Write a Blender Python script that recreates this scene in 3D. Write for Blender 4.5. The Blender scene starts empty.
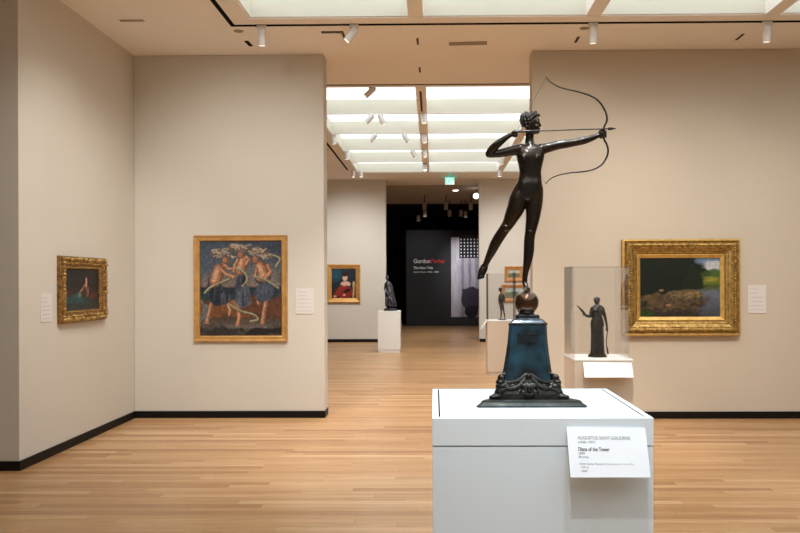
import bpy, bmesh, math, random
import numpy as np
from mathutils import Vector, Matrix, Euler
random.seed(4)
SC = bpy.context.scene
COL = SC.collection
PI = math.pi

# ------------------------------------------------------------------ camera
F = 740.0
YAW, ROLL = math.atan(0.012), 0.0035
cam_d = bpy.data.cameras.new('camera'); cam = bpy.data.objects.new('camera', cam_d); COL.objects.link(cam)
cam_d.sensor_width = 36.0; cam_d.lens = 36.0 * F / 800.0
cam_d.shift_x = -25.1 / 800.0; cam_d.shift_y = 14.5 / 800.0
cam_d.clip_start = 0.05; cam_d.clip_end = 100
RM = Matrix.Rotation(YAW, 3, 'Z') @ Matrix.Rotation(PI/2, 3, 'X') @ Matrix.Rotation(-ROLL, 3, 'Z')
cam.rotation_euler = RM.to_euler(); cam.location = (0, 0, 1.5)
SC.camera = cam
CAMP = Vector((0, 0, 1.5))

def ray(px, py):
    return RM @ Vector(((px - 425.1) / F, -(py - 281.0) / F, -1.0))
def at(px, py, Y):
    d = ray(px, py); return CAMP + d * (Y / d.y)
def atX(px, py, X):
    d = ray(px, py); return CAMP + d * (X / d.x)
def atZ(px, py, Z):
    d = ray(px, py); return CAMP + d * ((Z - 1.5) / d.z)

# ------------------------------------------------------------------ materials
def nodes(name):
    m = bpy.data.materials.new(name); m.use_nodes = True
    nt = m.node_tree; b = nt.nodes['Principled BSDF']
    return m, nt, b
def N(nt, t, **kw):
    n = nt.nodes.new(t)
    for k, v in kw.items(): setattr(n, k, v)
    return n
def rgba(c): return (c[0], c[1], c[2], 1.0)
def ramp(nt, stops, fac):
    r = N(nt, 'ShaderNodeValToRGB'); e = r.color_ramp.elements
    while len(e) < len(stops): e.new(0.5)
    for q, (p, c) in zip(e, stops): q.position = p; q.color = rgba(c)
    nt.links.new(fac, r.inputs['Fac']); return r.outputs['Color']
def mat(name, c, rough=0.6, metal=0.0, var=0.0, scale=8.0, bump=0.0, bscale=60.0, c2=None, spec=0.5, coat=0.0):
    m, nt, b = nodes(name)
    b.inputs['Roughness'].default_value = rough; b.inputs['Metallic'].default_value = metal
    b.inputs['Specular IOR Level'].default_value = spec; b.inputs['Coat Weight'].default_value = coat; b.inputs['Coat Roughness'].default_value = 0.1
    tc = N(nt, 'ShaderNodeTexCoord')
    ns = N(nt, 'ShaderNodeTexNoise'); ns.inputs['Scale'].default_value = scale; ns.inputs['Detail'].default_value = 5
    nt.links.new(tc.outputs['Object'], ns.inputs['Vector'])
    if c2 is None: c2 = tuple(max(0, x * (1 - var)) for x in c)
    nt.links.new(ramp(nt, [(0.35, c2), (0.65, c)], ns.outputs['Fac']), b.inputs['Base Color'])
    if bump:
        n2 = N(nt, 'ShaderNodeTexNoise'); n2.inputs['Scale'].default_value = bscale; n2.inputs['Detail'].default_value = 4
        nt.links.new(tc.outputs['Object'], n2.inputs['Vector'])
        bp = N(nt, 'ShaderNodeBump'); bp.inputs['Strength'].default_value = bump; bp.inputs['Distance'].default_value = 0.01
        nt.links.new(n2.outputs['Fac'], bp.inputs['Height']); nt.links.new(bp.outputs['Normal'], b.inputs['Normal'])
    return m
def emis(name, c, s):
    m, nt, b = nodes(name)
    b.inputs['Base Color'].default_value = rgba(c); b.inputs['Emission Color'].default_value = rgba(c)
    b.inputs['Emission Strength'].default_value = s; return m

M = {}
M['wall'] = mat('wall_paint', (0.655, 0.615, 0.54), 0.85, var=0.015, scale=2)
M['wallback'] = mat('wall_paint_cool_bounce', (0.62, 0.68, 0.74), 0.85, var=0.015, scale=2)  # tint invented for the unseen back wall, to cool its bounced light
M['wallfar'] = mat('wall_paint_far', (0.68, 0.65, 0.60), 0.85, var=0.015, scale=2)
M['wallright'] = mat('wall_paint_tan', (0.62, 0.545, 0.44), 0.85, var=0.015, scale=2)
M['ceiling'] = mat('ceiling_paint', (0.92, 0.87, 0.82), 0.9, var=0.01, scale=2)
M['darkceil'] = mat('ceiling_dimmed', (0.50, 0.44, 0.38), 0.9, var=0.05)  # light falling off over the dark gallery ceiling, put into the colour
M['baffle'] = mat('baffle_paint', (0.73, 0.715, 0.605), 0.8, var=0.01)
M['lay'] = emis('laylight_diffuser', (0.90, 1.0, 1.08), 1.5)
M['base'] = mat('baseboard_black', (0.006, 0.005, 0.004), 0.5, var=0.1, spec=0.2)
M['slot'] = mat('slot_black', (0.004, 0.004, 0.004), 0.9, var=0.1, spec=0.1)
M['slotbrown'] = mat('slot_brown', (0.06, 0.035, 0.02), 0.8, var=0.1)
M['grille'] = mat('grille_paint', (0.34, 0.27, 0.21), 0.8, var=0.1)
M['black'] = mat('black_exhibit_paint', (0.016, 0.017, 0.020), 0.75, var=0.05)
M['void'] = mat('unlit_depth_black', (0.010, 0.008, 0.007), 0.9, var=0.05)  # near-black stands in for the unlit depth of the dark gallery
M['white'] = mat('plinth_white', (0.79, 0.90, 0.985), 0.55, var=0.008, scale=3)
M['lid'] = mat('plinth_lid_white', (0.81, 0.91, 0.985), 0.5, var=0.008, scale=3)
M['cream'] = mat('plinth_cream', (0.80, 0.80, 0.77), 0.6, var=0.01, scale=3)
M['tanplinth'] = mat('plinth_tan', (0.70, 0.60, 0.49), 0.65, var=0.01, scale=3)
M['card'] = mat('card_white', (0.80, 0.83, 0.87), 0.55, var=0.01)
M['wlabel'] = mat('wall_label_card', (0.74, 0.70, 0.67), 0.7, var=0.01)
M['ink'] = mat('ink_grey', (0.22, 0.22, 0.23), 0.8, var=0.05)
M['inkdark'] = mat('ink_black', (0.03, 0.03, 0.03), 0.8, var=0.05)
M['inkfaint'] = mat('ink_faint', (0.60, 0.565, 0.54), 0.8, var=0.05)
M['fixture'] = mat('fixture_white', (0.80, 0.79, 0.75), 0.4, var=0.01)
M['fixgrey'] = mat('fixture_grey', (0.40, 0.36, 0.32), 0.5, var=0.02)
M['lamp'] = emis('lamp_face', (1.0, 0.95, 0.86), 6.0)
M['lampdim'] = emis('lamp_face_dim', (1.0, 0.95, 0.88), 0.8)
M['bronze'] = mat('dark_bronze', (0.036, 0.020, 0.009), 0.26, 0.7, scale=11, c2=(0.010, 0.009, 0.008), bump=0.08, bscale=45, coat=0.4)
M['bronzeball'] = mat('brown_bronze', (0.085, 0.036, 0.015), 0.22, 0.8, scale=14, c2=(0.025, 0.014, 0.009), bump=0.1, bscale=30, coat=0.7)
M['bronzehair'] = mat('dark_bronze_hair', (0.05, 0.042, 0.036), 0.30, 0.9, scale=30, c2=(0.02, 0.017, 0.014), bump=0.5, bscale=120, coat=0.4)
M['patina'] = mat('blue_patina_bronze', (0.020, 0.085, 0.130), 0.30, 0.5, scale=11, c2=(0.008, 0.010, 0.012), bump=0.12, bscale=25, coat=0.5)
M['capbronze'] = mat('blue_black_bronze', (0.030, 0.042, 0.050), 0.30, 0.75, scale=14, c2=(0.012, 0.014, 0.016), bump=0.15, bscale=40, coat=0.5)
M['bronzefoot'] = mat('black_bronze', (0.045, 0.042, 0.036), 0.27, 0.85, scale=20, c2=(0.02, 0.019, 0.018), bump=0.25, bscale=70, coat=0.4)
M['bronzeplate'] = mat('greenish_bronze', (0.045, 0.048, 0.044), 0.30, 0.8, scale=20, c2=(0.022, 0.028, 0.026), bump=0.1, bscale=40)
M['blackbronze'] = mat('small_black_bronze', (0.055, 0.048, 0.040), 0.30, 0.75, scale=20, c2=(0.018, 0.016, 0.014), bump=0.2, bscale=90, coat=0.5)
M['bluebronze'] = mat('small_blue_bronze', (0.07, 0.075, 0.10), 0.30, 0.7, scale=14, c2=(0.03, 0.022, 0.018), bump=0.2, bscale=50, coat=0.5)
M['gold'] = mat('gilt', (0.52, 0.335, 0.10), 0.42, 0.65, scale=26, c2=(0.26, 0.155, 0.045), bump=0.25, bscale=60)
M['goldlight'] = mat('gilt_bright', (0.80, 0.53, 0.17), 0.42, 0.55, scale=18, c2=(0.62, 0.38, 0.10), bump=0.08)
M['golddark'] = mat('gilt_antique', (0.40, 0.21, 0.06), 0.42, 0.6, scale=30, c2=(0.12, 0.06, 0.02), bump=0.5, bscale=90)
M['goldplain'] = mat('gilt_plain', (0.62, 0.35, 0.11), 0.48, 0.35, scale=14, c2=(0.50, 0.27, 0.08), bump=0.08)
M['woodframe'] = mat('orange_wood_frame', (0.62, 0.30, 0.10), 0.5, 0.1, scale=14, c2=(0.45, 0.20, 0.06))
M['green'] = emis('exit_green', (0.01, 0.42, 0.30), 0.8)
M['exitpanel'] = emis('exit_panel', (0.72, 1.0, 0.95), 0.95)
M['red'] = mat('sign_red', (0.55, 0.02, 0.02), 0.6, var=0.02)
M['signwhite'] = mat('sign_white', (0.8, 0.8, 0.8), 0.6, var=0.02)

def glass_mat():
    m = bpy.data.materials.new('clear_acrylic'); m.use_nodes = True; nt = m.node_tree
    nt.nodes.clear(); o = N(nt, 'ShaderNodeOutputMaterial'); mx = N(nt, 'ShaderNodeMixShader')
    t = N(nt, 'ShaderNodeBsdfTransparent'); t.inputs['Color'].default_value = (0.988, 0.988, 0.985, 1)
    g = N(nt, 'ShaderNodeBsdfGlossy'); g.inputs['Roughness'].default_value = 0.02
    f = N(nt, 'ShaderNodeFresnel'); f.inputs['IOR'].default_value = 1.49
    geo = N(nt, 'ShaderNodeNewGeometry'); inv = N(nt, 'ShaderNodeMath', operation='SUBTRACT'); inv.inputs[0].default_value = 1.0
    nt.links.new(geo.outputs['Backfacing'], inv.inputs[1]); mu = N(nt, 'ShaderNodeMath', operation='MULTIPLY')
    nt.links.new(inv.outputs[0], mu.inputs[0]); nt.links.new(f.outputs[0], mu.inputs[1])
    tw = N(nt, 'ShaderNodeMath', operation='MULTIPLY'); tw.inputs[1].default_value = 2.0; nt.links.new(f.outputs[0], tw.inputs[0])
    pl = N(nt, 'ShaderNodeMath', operation='ADD'); pl.inputs[1].default_value = 1.0; nt.links.new(f.outputs[0], pl.inputs[0])
    dv = N(nt, 'ShaderNodeMath', operation='DIVIDE'); nt.links.new(tw.outputs[0], dv.inputs[0]); nt.links.new(pl.outputs[0], dv.inputs[1])
    nt.links.new(dv.outputs[0], mu.inputs[1]); nt.links.new(mu.outputs[0], mx.inputs[0]); nt.links.new(t.outputs[0], mx.inputs[1]); nt.links.new(g.outputs[0], mx.inputs[2])
    nt.links.new(mx.outputs[0], o.inputs[0]); return m
M['acrylic'] = glass_mat()
M['acryledge'] = mat('acrylic_edge', (0.13, 0.125, 0.115), 0.25, var=0.02)

def floor_mat():
    """narrow boards running along X; every row has its own random end joints and every board its own tone"""
    m, nt, b = nodes('oak_strip_floor')
    def mth(op, a, b_=None):
        n = N(nt, 'ShaderNodeMath', operation=op)
        for i, v in enumerate((a, b_)):
            if v is None: continue
            if isinstance(v, (int, float)): n.inputs[i].default_value = v
            else: nt.links.new(v, n.inputs[i])
        return n.outputs[0]
    tc = N(nt, 'ShaderNodeTexCoord'); sp = N(nt, 'ShaderNodeSeparateXYZ'); nt.links.new(tc.outputs['Object'], sp.inputs[0])
    ry = mth('DIVIDE', mth('ADD', sp.outputs['Y'], 60.0), 0.078); row = mth('FLOOR', ry)
    wn = N(nt, 'ShaderNodeTexWhiteNoise', noise_dimensions='1D'); nt.links.new(row, wn.inputs['W'])
    rx = mth('ADD', mth('DIVIDE', mth('ADD', sp.outputs['X'], 60.0), 1.5), mth('MULTIPLY', wn.outputs['Value'], 37.0)); colm = mth('FLOOR', rx)
    cb = N(nt, 'ShaderNodeCombineXYZ'); nt.links.new(colm, cb.inputs[0]); nt.links.new(row, cb.inputs[1])
    w2 = N(nt, 'ShaderNodeTexWhiteNoise', noise_dimensions='2D'); nt.links.new(cb.outputs[0], w2.inputs['Vector'])
    c = ramp(nt, [(0.0, (0.41, 0.215, 0.095)), (0.2, (0.52, 0.29, 0.133)), (0.6, (0.57, 0.335, 0.160)), (0.9, (0.61, 0.37, 0.185)), (1.0, (0.67, 0.435, 0.235))], w2.outputs['Value'])
    mp = N(nt, 'ShaderNodeMapping'); mp.inputs['Scale'].default_value = (0.9, 30, 1); nt.links.new(tc.outputs['Object'], mp.inputs['Vector'])
    ad = N(nt, 'ShaderNodeVectorMath', operation='ADD'); nt.links.new(mp.outputs[0], ad.inputs[0])
    sc = N(nt, 'ShaderNodeVectorMath', operation='SCALE'); nt.links.new(w2.outputs['Color'], sc.inputs[0]); sc.inputs['Scale'].default_value = 9.0; nt.links.new(sc.outputs[0], ad.inputs[1])
    ns = N(nt, 'ShaderNodeTexNoise'); ns.inputs['Scale'].default_value = 2.4; ns.inputs['Detail'].default_value = 6; ns.inputs['Distortion'].default_value = 0.8
    nt.links.new(ad.outputs[0], ns.inputs['Vector'])
    g = ramp(nt, [(0.28, (0.74, 0.69, 0.62)), (0.5, (0.96, 0.95, 0.93)), (0.72, (1.10, 1.10, 1.10))], ns.outputs['Fac'])
    mx = N(nt, 'ShaderNodeMix', data_type='RGBA', blend_type='MULTIPLY'); mx.inputs['Factor'].default_value = 1.0
    nt.links.new(c, mx.inputs['A']); nt.links.new(g, mx.inputs['B'])
    s1 = mth('LESS_THAN', mth('FRACT', ry), 0.022); s2 = mth('LESS_THAN', mth('FRACT', rx), 0.0014); seam = mth('MULTIPLY', mth('MAXIMUM', s1, s2), 0.75)
    mx2 = N(nt, 'ShaderNodeMix', data_type='RGBA', blend_type='MIX')
    nt.links.new(seam, mx2.inputs['Factor']); nt.links.new(mx.outputs['Result'], mx2.inputs['A']); mx2.inputs['B'].default_value = (0.16, 0.075, 0.03, 1)
    nt.links.new(mx2.outputs['Result'], b.inputs['Base Color'])
    b.inputs['Roughness'].default_value = 0.33; b.inputs['Specular IOR Level'].default_value = 0.5
    return m
M['floor'] = floor_mat()
def attr_mat(name, rough=0.5):
    m, nt, b = nodes(name); a = N(nt, 'ShaderNodeVertexColor', layer_name='paint')
    nt.links.new(a.outputs['Color'], b.inputs['Base Color']); b.inputs['Roughness'].default_value = rough
    b.inputs['Specular IOR Level'].default_value = 0.3
    return m
M['oil'] = attr_mat('oil_paint'); M['print'] = attr_mat('photo_print', 0.7)

def spline(rows, k=4):
    """Catmull-Rom through tuples of numbers"""
    A = np.array(rows, float); out = []
    for i in range(len(A)-1):
        p0, p1, p2, p3 = A[max(i-1, 0)], A[i], A[i+1], A[min(i+2, len(A)-1)]
        for j in range(k):
            t = j/k; out.append(.5*((2*p1)+(p2-p0)*t+(2*p0-5*p1+4*p2-p3)*t*t+(3*p1-p0-3*p2+p3)*t**3))
    out.append(A[-1]); return [tuple(r) for r in out]

# ------------------------------------------------------------------ mesh helpers
class MB:
    def __init__(s): s.bm = bmesh.new()
    def box(s, x0, x1, y0, y1, z0, z1):
        v = [s.bm.verts.new(p) for p in ((x0,y0,z0),(x1,y0,z0),(x1,y1,z0),(x0,y1,z0),(x0,y0,z1),(x1,y0,z1),(x1,y1,z1),(x0,y1,z1))]
        for f in ((3,2,1,0),(4,5,6,7),(0,1,5,4),(1,2,6,5),(2,3,7,6),(3,0,4,7)): s.bm.faces.new([v[i] for i in f])
        return s
    def loft(s, rings, cap=True):
        R = [[s.bm.verts.new(p) for p in r] for r in rings]; n = len(R[0])
        for a, b in zip(R, R[1:]):
            for i in range(n): s.bm.faces.new((a[i], a[(i+1) % n], b[(i+1) % n], b[i]))
        if cap: s.bm.faces.new(R[0][::-1]); s.bm.faces.new(R[-1])
        return s
    def tube(s, pts, rad, n=12, caps=True):
        pts = [Vector(p) for p in pts]
        if not hasattr(rad, '__len__'): rad = [rad] * len(pts)
        t0 = (pts[1] - pts[0]).normalized(); t1 = (pts[-1] - pts[-2]).normalized()
        P, Rr, T = [], [], []
        if caps:
            for a in (80, 55, 28): P.append(pts[0] - t0*rad[0]*math.sin(math.radians(a))); Rr.append(rad[0]*math.cos(math.radians(a))); T.append(t0)
        for i, p in enumerate(pts):
            a = pts[max(i-1, 0)]; b = pts[min(i+1, len(pts)-1)]
            P.append(p); Rr.append(rad[i]); T.append((b - a).normalized())
        if caps:
            for a in (28, 55, 80): P.append(pts[-1] + t1*rad[-1]*math.sin(math.radians(a))); Rr.append(rad[-1]*math.cos(math.radians(a))); T.append(t1)
        up = Vector((0, 1, 0.01)) if abs(T[0].y) < 0.9 else Vector((1, 0, 0))
        rings = []
        u = T[0].cross(up).normalized()
        for p, r, t in zip(P, Rr, T):
            u = (u - t * u.dot(t)).normalized(); w = t.cross(u)
            rings.append([p + (u*math.cos(2*PI*k/n) + w*math.sin(2*PI*k/n)) * r for k in range(n)])
        return s.loft(rings)
    def ell(s, c, r, n=16, m=10, rot=None):
        c = Vector(c); rings = []
        for j in range(1, m):
            a = -PI/2 + PI*j/m
            ring = []
            for k in range(n):
                p = Vector((r[0]*math.cos(a)*math.cos(2*PI*k/n), r[1]*math.cos(a)*math.sin(2*PI*k/n), r[2]*math.sin(a)))
                if rot: p = rot @ p
                ring.append(c + p)
            rings.append(ring)
        return s.loft(rings)
    def lathe(s, c, prof, n=24, sx=1, sy=1):
        return s.loft([[Vector((c[0]+r*sx*math.cos(2*PI*k/n), c[1]+r*sy*math.sin(2*PI*k/n), z)) for k in range(n)] for z, r in prof])
    def square(s, c, prof, n=1):
        rings = []
        for z, w in prof:
            rings.append([Vector((c[0]+a*w, c[1]+b*w, z)) for a, b in ((-1,-1),(1,-1),(1,1),(-1,1))])
        return s.loft(rings)
    def done(s, name, m, parent=None, smooth=False, bevel=0, loc=None):
        bmesh.ops.recalc_face_normals(s.bm, faces=s.bm.faces)
        if loc is not None: bmesh.ops.translate(s.bm, verts=s.bm.verts, vec=-Vector(loc))
        elif parent is not None: bmesh.ops.transform(s.bm, verts=s.bm.verts, matrix=gmat(parent).inverted())
        me = bpy.data.meshes.new(name); s.bm.to_mesh(me); s.bm.free()
        me.materials.append(m)
        for p in me.polygons: p.use_smooth = smooth
        o = bpy.data.objects.new(name, me); COL.objects.link(o)
        if loc is not None: o.location = loc
        if parent is not None: o.parent = parent
        if bevel:
            b = o.modifiers.new('bevel', 'BEVEL'); b.width = bevel; b.segments = 2; b.limit_method = 'ANGLE'
        return o
def gmat(o):
    m = Matrix.LocRotScale(o.location, o.rotation_euler, o.scale)
    return gmat(o.parent) @ m if o.parent else m
def tag(o, label=None, cat=None, group=None, kind=None):
    if label: o['label'] = label
    if cat: o['category'] = cat
    if group: o['group'] = group
    if kind: o['kind'] = kind
    return o
def thing(name, label, cat, loc, group=None, rz=0):
    o = bpy.data.objects.new(name, None); COL.objects.link(o); o.location = loc; o.rotation_euler = (0, 0, rz)
    o.empty_display_size = 0.1
    return tag(o, label, cat, group)
def struct(name, mb, m, parent=None, **kw):
    o = mb.done(name, m, parent, **kw); o['kind'] = 'structure'; return o
def remesh(o, vox, it=3, fac=0.5, deci=None):
    a = o.modifiers.new('r', 'REMESH'); a.mode = 'VOXEL'; a.voxel_size = vox; a.use_smooth_shade = True
    b = o.modifiers.new('s', 'SMOOTH'); b.factor = fac; b.iterations = it
    bpy.context.view_layer.update()
    dg = bpy.context.evaluated_depsgraph_get()
    me = bpy.data.meshes.new_from_object(o.evaluated_get(dg))
    o.modifiers.clear(); old = o.data; o.data = me; me.name = old.name; bpy.data.meshes.remove(old)
    if not me.materials: me.materials.append(M['bronze'])
    for p in me.polygons: p.use_smooth = True
    return o
def text(name, body, m, parent, o0, size, ux=(1,0,0), uy=(0,0,1), ext=0.0004, align='LEFT', sx=1.0, bold=0.0):
    cu = bpy.data.curves.new(name, 'FONT'); cu.body = body; cu.size = size; cu.extrude = ext; cu.align_x = align; cu.offset = bold
    t = bpy.data.objects.new('tmp_text', cu); COL.objects.link(t)
    bpy.context.view_layer.update()
    me = bpy.data.meshes.new_from_object(t.evaluated_get(bpy.context.evaluated_depsgraph_get()))
    bpy.data.objects.remove(t); me.name = name
    ux = Vector(ux).normalized(); uy = Vector(uy).normalized(); uz = ux.cross(uy)
    mx = Matrix((( ux.x*sx, uy.x, uz.x, o0[0]), (ux.y*sx, uy.y, uz.y, o0[1]), (ux.z*sx, uy.z, uz.z, o0[2]), (0,0,0,1)))
    if parent is not None: mx = gmat(parent).inverted() @ mx
    me.transform(mx); me.materials.clear(); me.materials.append(m)
    o = bpy.data.objects.new(name, me); COL.objects.link(o); o.parent = parent
    return o

# ------------------------------------------------------------------ the rooms
H = 4.0
XL, XR, YB, YE = -7.0, 7.6, -4.0, 28.0
WL = -3.31
YP, YPb = 8.13, 8.37            # partition faces
YF, YFb = 18.2, 18.44
struct('floor', MB().box(XL, XR, YB, YE, -0.1, 0), M['floor'])
aL = at(324.3, 281, YP).x
aR = at(532.6, 281, 8.05).x
struct('wall_left', MB().box(XL, WL, 5.86, YPb, 0, H+.3), M['wall'])
struct('wall_partition_left', MB().box(WL, aL, YP, YPb, 0, H), M['wall'], bevel=0.008)
struct('wall_partition_right', MB().box(aR, XR, 8.05, 8.26, 0, H), M['wallright'], bevel=0.008)
fL = at(386, 281, YF).x; fR = at(479.3, 281, YF).x
struct('wall_far_left', MB().box(XL, fL, YF, YFb, 0, H), M['wallfar'])
struct('wall_far_right', MB().box(fR, XR, YF, YFb, 0, H), M['wallfar'])
struct('wall_side_left', MB().box(XL-.2, XL, YB, YFb, 0, H+.3), M['wall'])
struct('wall_side_right', MB().box(XR, XR+.2, YB, YFb, 0, H+.3), M['wallright'])
struct('wall_back', MB().box(XL-.2, XR+.2, YB-.2, YB, 0, H+.3), M['wallback'])
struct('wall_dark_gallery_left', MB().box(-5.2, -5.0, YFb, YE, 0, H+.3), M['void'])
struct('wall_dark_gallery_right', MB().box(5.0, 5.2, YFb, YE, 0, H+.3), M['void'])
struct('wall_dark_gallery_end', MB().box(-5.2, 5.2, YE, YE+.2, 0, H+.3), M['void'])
bh, bt = 0.076, 0.014
struct('baseboard_left', MB().box(XL, WL+bt, 5.86-bt, 5.86, 0, bh).box(WL, WL+bt, 5.86, YP-bt, 0, bh), M['base'])
struct('baseboard_partition_left', MB().box(WL, aL+bt*.4, YP-bt, YP, 0, bh).box(aL, aL+bt*.4, YP, YPb, 0, bh), M['base'])
struct('baseboard_partition_right', MB().box(aR-bt*.4, XR, 8.05-bt, 8.05, 0, bh), M['base'])
struct('baseboard_far_left', MB().box(XL, fL, YF-bt, YF, 0, bh), M['base'])
struct('baseboard_far_right', MB().box(fR, XR, YF-bt, YF, 0, bh), M['base'])

# ceiling with two coffers
CX0 = -1.745; CX1 = 4.97
c1y0, c1y1, c2y0, c2y1 = -2.5, 7.02, 9.54, 17.03
ce = MB()
T = H + 0.3
for (x0, x1, y0, y1) in ((XL, XR, YB, c1y0), (XL, CX0, c1y0, c1y1), (CX1, XR, c1y0, c1y1), (XL, XR, c1y1, c2y0),
                         (XL, CX0, c2y0, c2y1), (CX1, XR, c2y0, c2y1), (XL, XR, c2y1, 19.3)):
    ce.box(x0, x1, y0, y1, H, T)
struct('ceiling', ce, M['ceiling'])
struct('ceiling_dark_gallery', MB().box(-5.2, 5.2, 19.3, 24.0, H, T), M['darkceil'])
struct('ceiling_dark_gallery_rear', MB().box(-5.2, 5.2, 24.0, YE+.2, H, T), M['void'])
struct('window_1', MB().box(CX0, CX1, c1y0, c1y1, H+.22, H+.24), M['lay'])
struct('window_2', MB().box(CX0, CX1, c2y0, c2y1, H+.22, H+.24), M['lay'])
def lining(name, y0, y1):
    l = MB(); t = .012
    l.box(CX0, CX1, y1-t, y1, H+.012, H+.219).box(CX0, CX0+t, y0, y1-t, H+.012, H+.219).box(CX1-t, CX1, y0, y1-t, H+.012, H+.219).box(CX0+t, CX1-t, y0, y0+t, H+.012, H+.219)
    struct(name, l, M['baffle'])
lining('trim_1', c1y0, c1y1); lining('trim_2', c2y0, c2y1)
k = 3
beamX = (-0.165, 1.515, 3.2)
for n, (y0, y1) in enumerate(((c1y0+.012, c1y1-.012), (c2y0+.012, c2y1-.012))):
    for x in beamX:
        struct('trim_%d' % k, MB().box(x-.07, x+.07, y0, y1, H, H+.218), M['ceiling']); k += 1
    ys = (11.04, 12.53, 14.07, 15.54) if n else (5.52, 4.02, 2.52, 1.02, -.48, -1.98)
    xs = [CX0+.013] + [q for x in beamX for q in (x-.071, x+.071)] + [CX1-.013]
    for y in ys:
        b = MB(); t = MB()
        for a in range(0, 8, 2):
            b.box(xs[a], xs[a+1], y, y+.04, H+.006, H+.218); t.box(xs[a], xs[a+1], y-.004, y+.044, H-.001, H+.006)
        struct('trim_%d' % k, b, M['baffle']); k += 1
        struct('trim_%d' % k, t, M['ceiling']); k += 1
# lighting track runs, each a straight dark channel flush with the ceiling
def track(x0, x1, y0, y1, m, label):
    tag(MB().box(x0, x1, y0, y1, H-.004, H+.01).done('lighting_track', M[m]), label, 'lighting track')
w = .022
track(-1.955-w, -1.955+w, -1, 7.2+w, 'slot', 'black lighting track in the ceiling running away along the left side of the near skylight')
track(-1.955+w, 5.2, 7.2-w, 7.2+w, 'slot', 'long black lighting track across the ceiling behind the near skylight')
track(-3.1, 5.2, 9.39, 9.43, 'slotbrown', 'thin dark lighting track across the ceiling in front of the second skylight')
track(-1.95, -1.91, 12.9, 16.6, 'slot', 'short black lighting track receding along the left side of the second skylight')
track(-.185, -.155, 9.75, 10.9, 'slotbrown', 'short dark slot track in the centre beam of the second skylight')

# small dark diffuser slots, cut as thin frames in the ceiling
def ceil_bar(name, pa, pb, w, m, label, cat, group=None):
    a = atZ(pa[0], pa[1], H); b = atZ(pb[0], pb[1], H); d = (b - a).normalized(); n = Vector((-d.y, d.x, 0)) * w / 2
    mb = MB(); z0, z1 = H - .003, H + .01
    mb.loft([[Vector((p.x, p.y, z0)) for p in (a-n, a+n, b+n, b-n)], [Vector((p.x, p.y, z1)) for p in (a-n, a+n, b+n, b-n)]])
    return tag(mb.done(name, m), label, cat, group)
ceil_bar('ceiling_slot', (246, 40.8), (251.3, 46), .045, M['slot'], 'short black slot in the ceiling, left of the white cylinder spotlight above the three-figure painting', 'ceiling slot')
ceil_bar('ceiling_slot', (417.3, 38), (418.0, 44.5), .022, M['slotbrown'], 'short dark slot in the ceiling just left of the long air grille', 'ceiling slot')
ceil_bar('ceiling_slot', (419.6, 67.3), (420.0, 72.3), .022, M['slotbrown'], 'short dark slot in the ceiling close to the track of the second gallery', 'ceiling slot')
ceil_bar('ceiling_slot', (578.8, 36.5), (575.2, 42.5), .028, M['slotbrown'], 'short dark slot in the ceiling above the archer\'s bow', 'ceiling slot')
ceil_bar('ceiling_slot', (743.5, 33.8), (736.0, 40), .028, M['slotbrown'], 'short dark slot in the ceiling towards the right edge, above the large tan wall', 'ceiling slot')
ceil_bar('air_grille', (449, 43.8), (487, 42.9), .11, M['grille'], 'long narrow brown air grille in the ceiling between the two skylights', 'air grille')
ceil_bar('air_grille', (120, 20.6), (144, 20.4), .05, M['grille'], 'thin line-shaped air grille in the ceiling over the left side wall', 'air grille')
p = atZ(332, 35.5, H)
g = thing('air_grille', 'small square white ceiling grille with a dark gap beside the tilted white spotlight', 'air grille', (p.x, p.y, H-.012))
MB().box(p.x-.09, p.x+.10, p.y-.10, p.y+.10, H-.014, H+.001).done('plate', M['ceiling'], g)
MB().box(p.x-.09, p.x+.11, p.y-.13, p.y-.10, H-.006, H+.001).done('gap', M['slotbrown'], g)
MB().box(p.x+.11, p.x+.13, p.y-.13, p.y+.10, H-.006, H+.001).done('gap', M['slotbrown'], g)
for (px, py, lb) in ((238.5, 31, 'small round cover in the ceiling near the corner of the black track'), (584.5, 28.2, 'small round cover in the ceiling left of the spotlight above the bow')):
    p = atZ(px, py, H)
    tag(MB().lathe((p.x, p.y), [(H-.004, .045), (H+.001, .05)], 20).done('smoke_detector', M['grille']), lb, 'ceiling cover')

# ------------------------------------------------------------------ spotlights
def spotlight(px, py, z, label, d=(0, 0.25, -1), m='fixture', group=None, L=.16, r=.037, Y=None, lamp='lampdim', drop=.035):
    """a cylinder head hanging on a short stem from the ceiling plane at z, seen at pixel px, py"""
    p = atZ(px, py, z) if Y is None else at(px, 281, Y); p.z = z
    t = thing('track_spotlight', label, 'spotlight', p, group)
    MB().box(p.x-.045, p.x+.045, p.y-.02, p.y+.02, z-.035, z).done('track_adapter', M[m], t, bevel=.004)
    MB().tube([(p.x, p.y, z-.035), (p.x, p.y, z-.035-drop)], .010, 10, False).done('stem', M[m], t)
    d = Vector(d).normalized(); top = Vector((p.x, p.y, z-.03-drop))
    hd = MB(); a = top - d*.03; b = top + d*(L-.03)
    hd.tube([a, a+d*.006, b-d*.004, b], [r*.9, r, r, r*.93], 24, False).done('lamp_head', M[m], t)
    MB().tube([b-d*.001, b+d*.0015], [r*.8, r*.8], 20, False).done('lens', M[lamp], t)
    return t
# first gallery, on the far track of the near skylight
spotlight(262.5, 24, H, 'white cylinder spotlight hanging straight down, leftmost on the near black track', (0, .12, -1), Y=7.2)
spotlight(355, 22.5, H, 'white spotlight tilted down to the left on the near black track', (-.75, -.1, -1), Y=7.2, L=.15)
spotlight(594, 22, H, 'white cylinder spotlight hanging down above the archer\'s bow', (0, .12, -1), Y=7.2)
spotlight(768, 18, H, 'white cylinder spotlight hanging down near the right edge of the ceiling', (0, .12, -1), Y=7.2)
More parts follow.
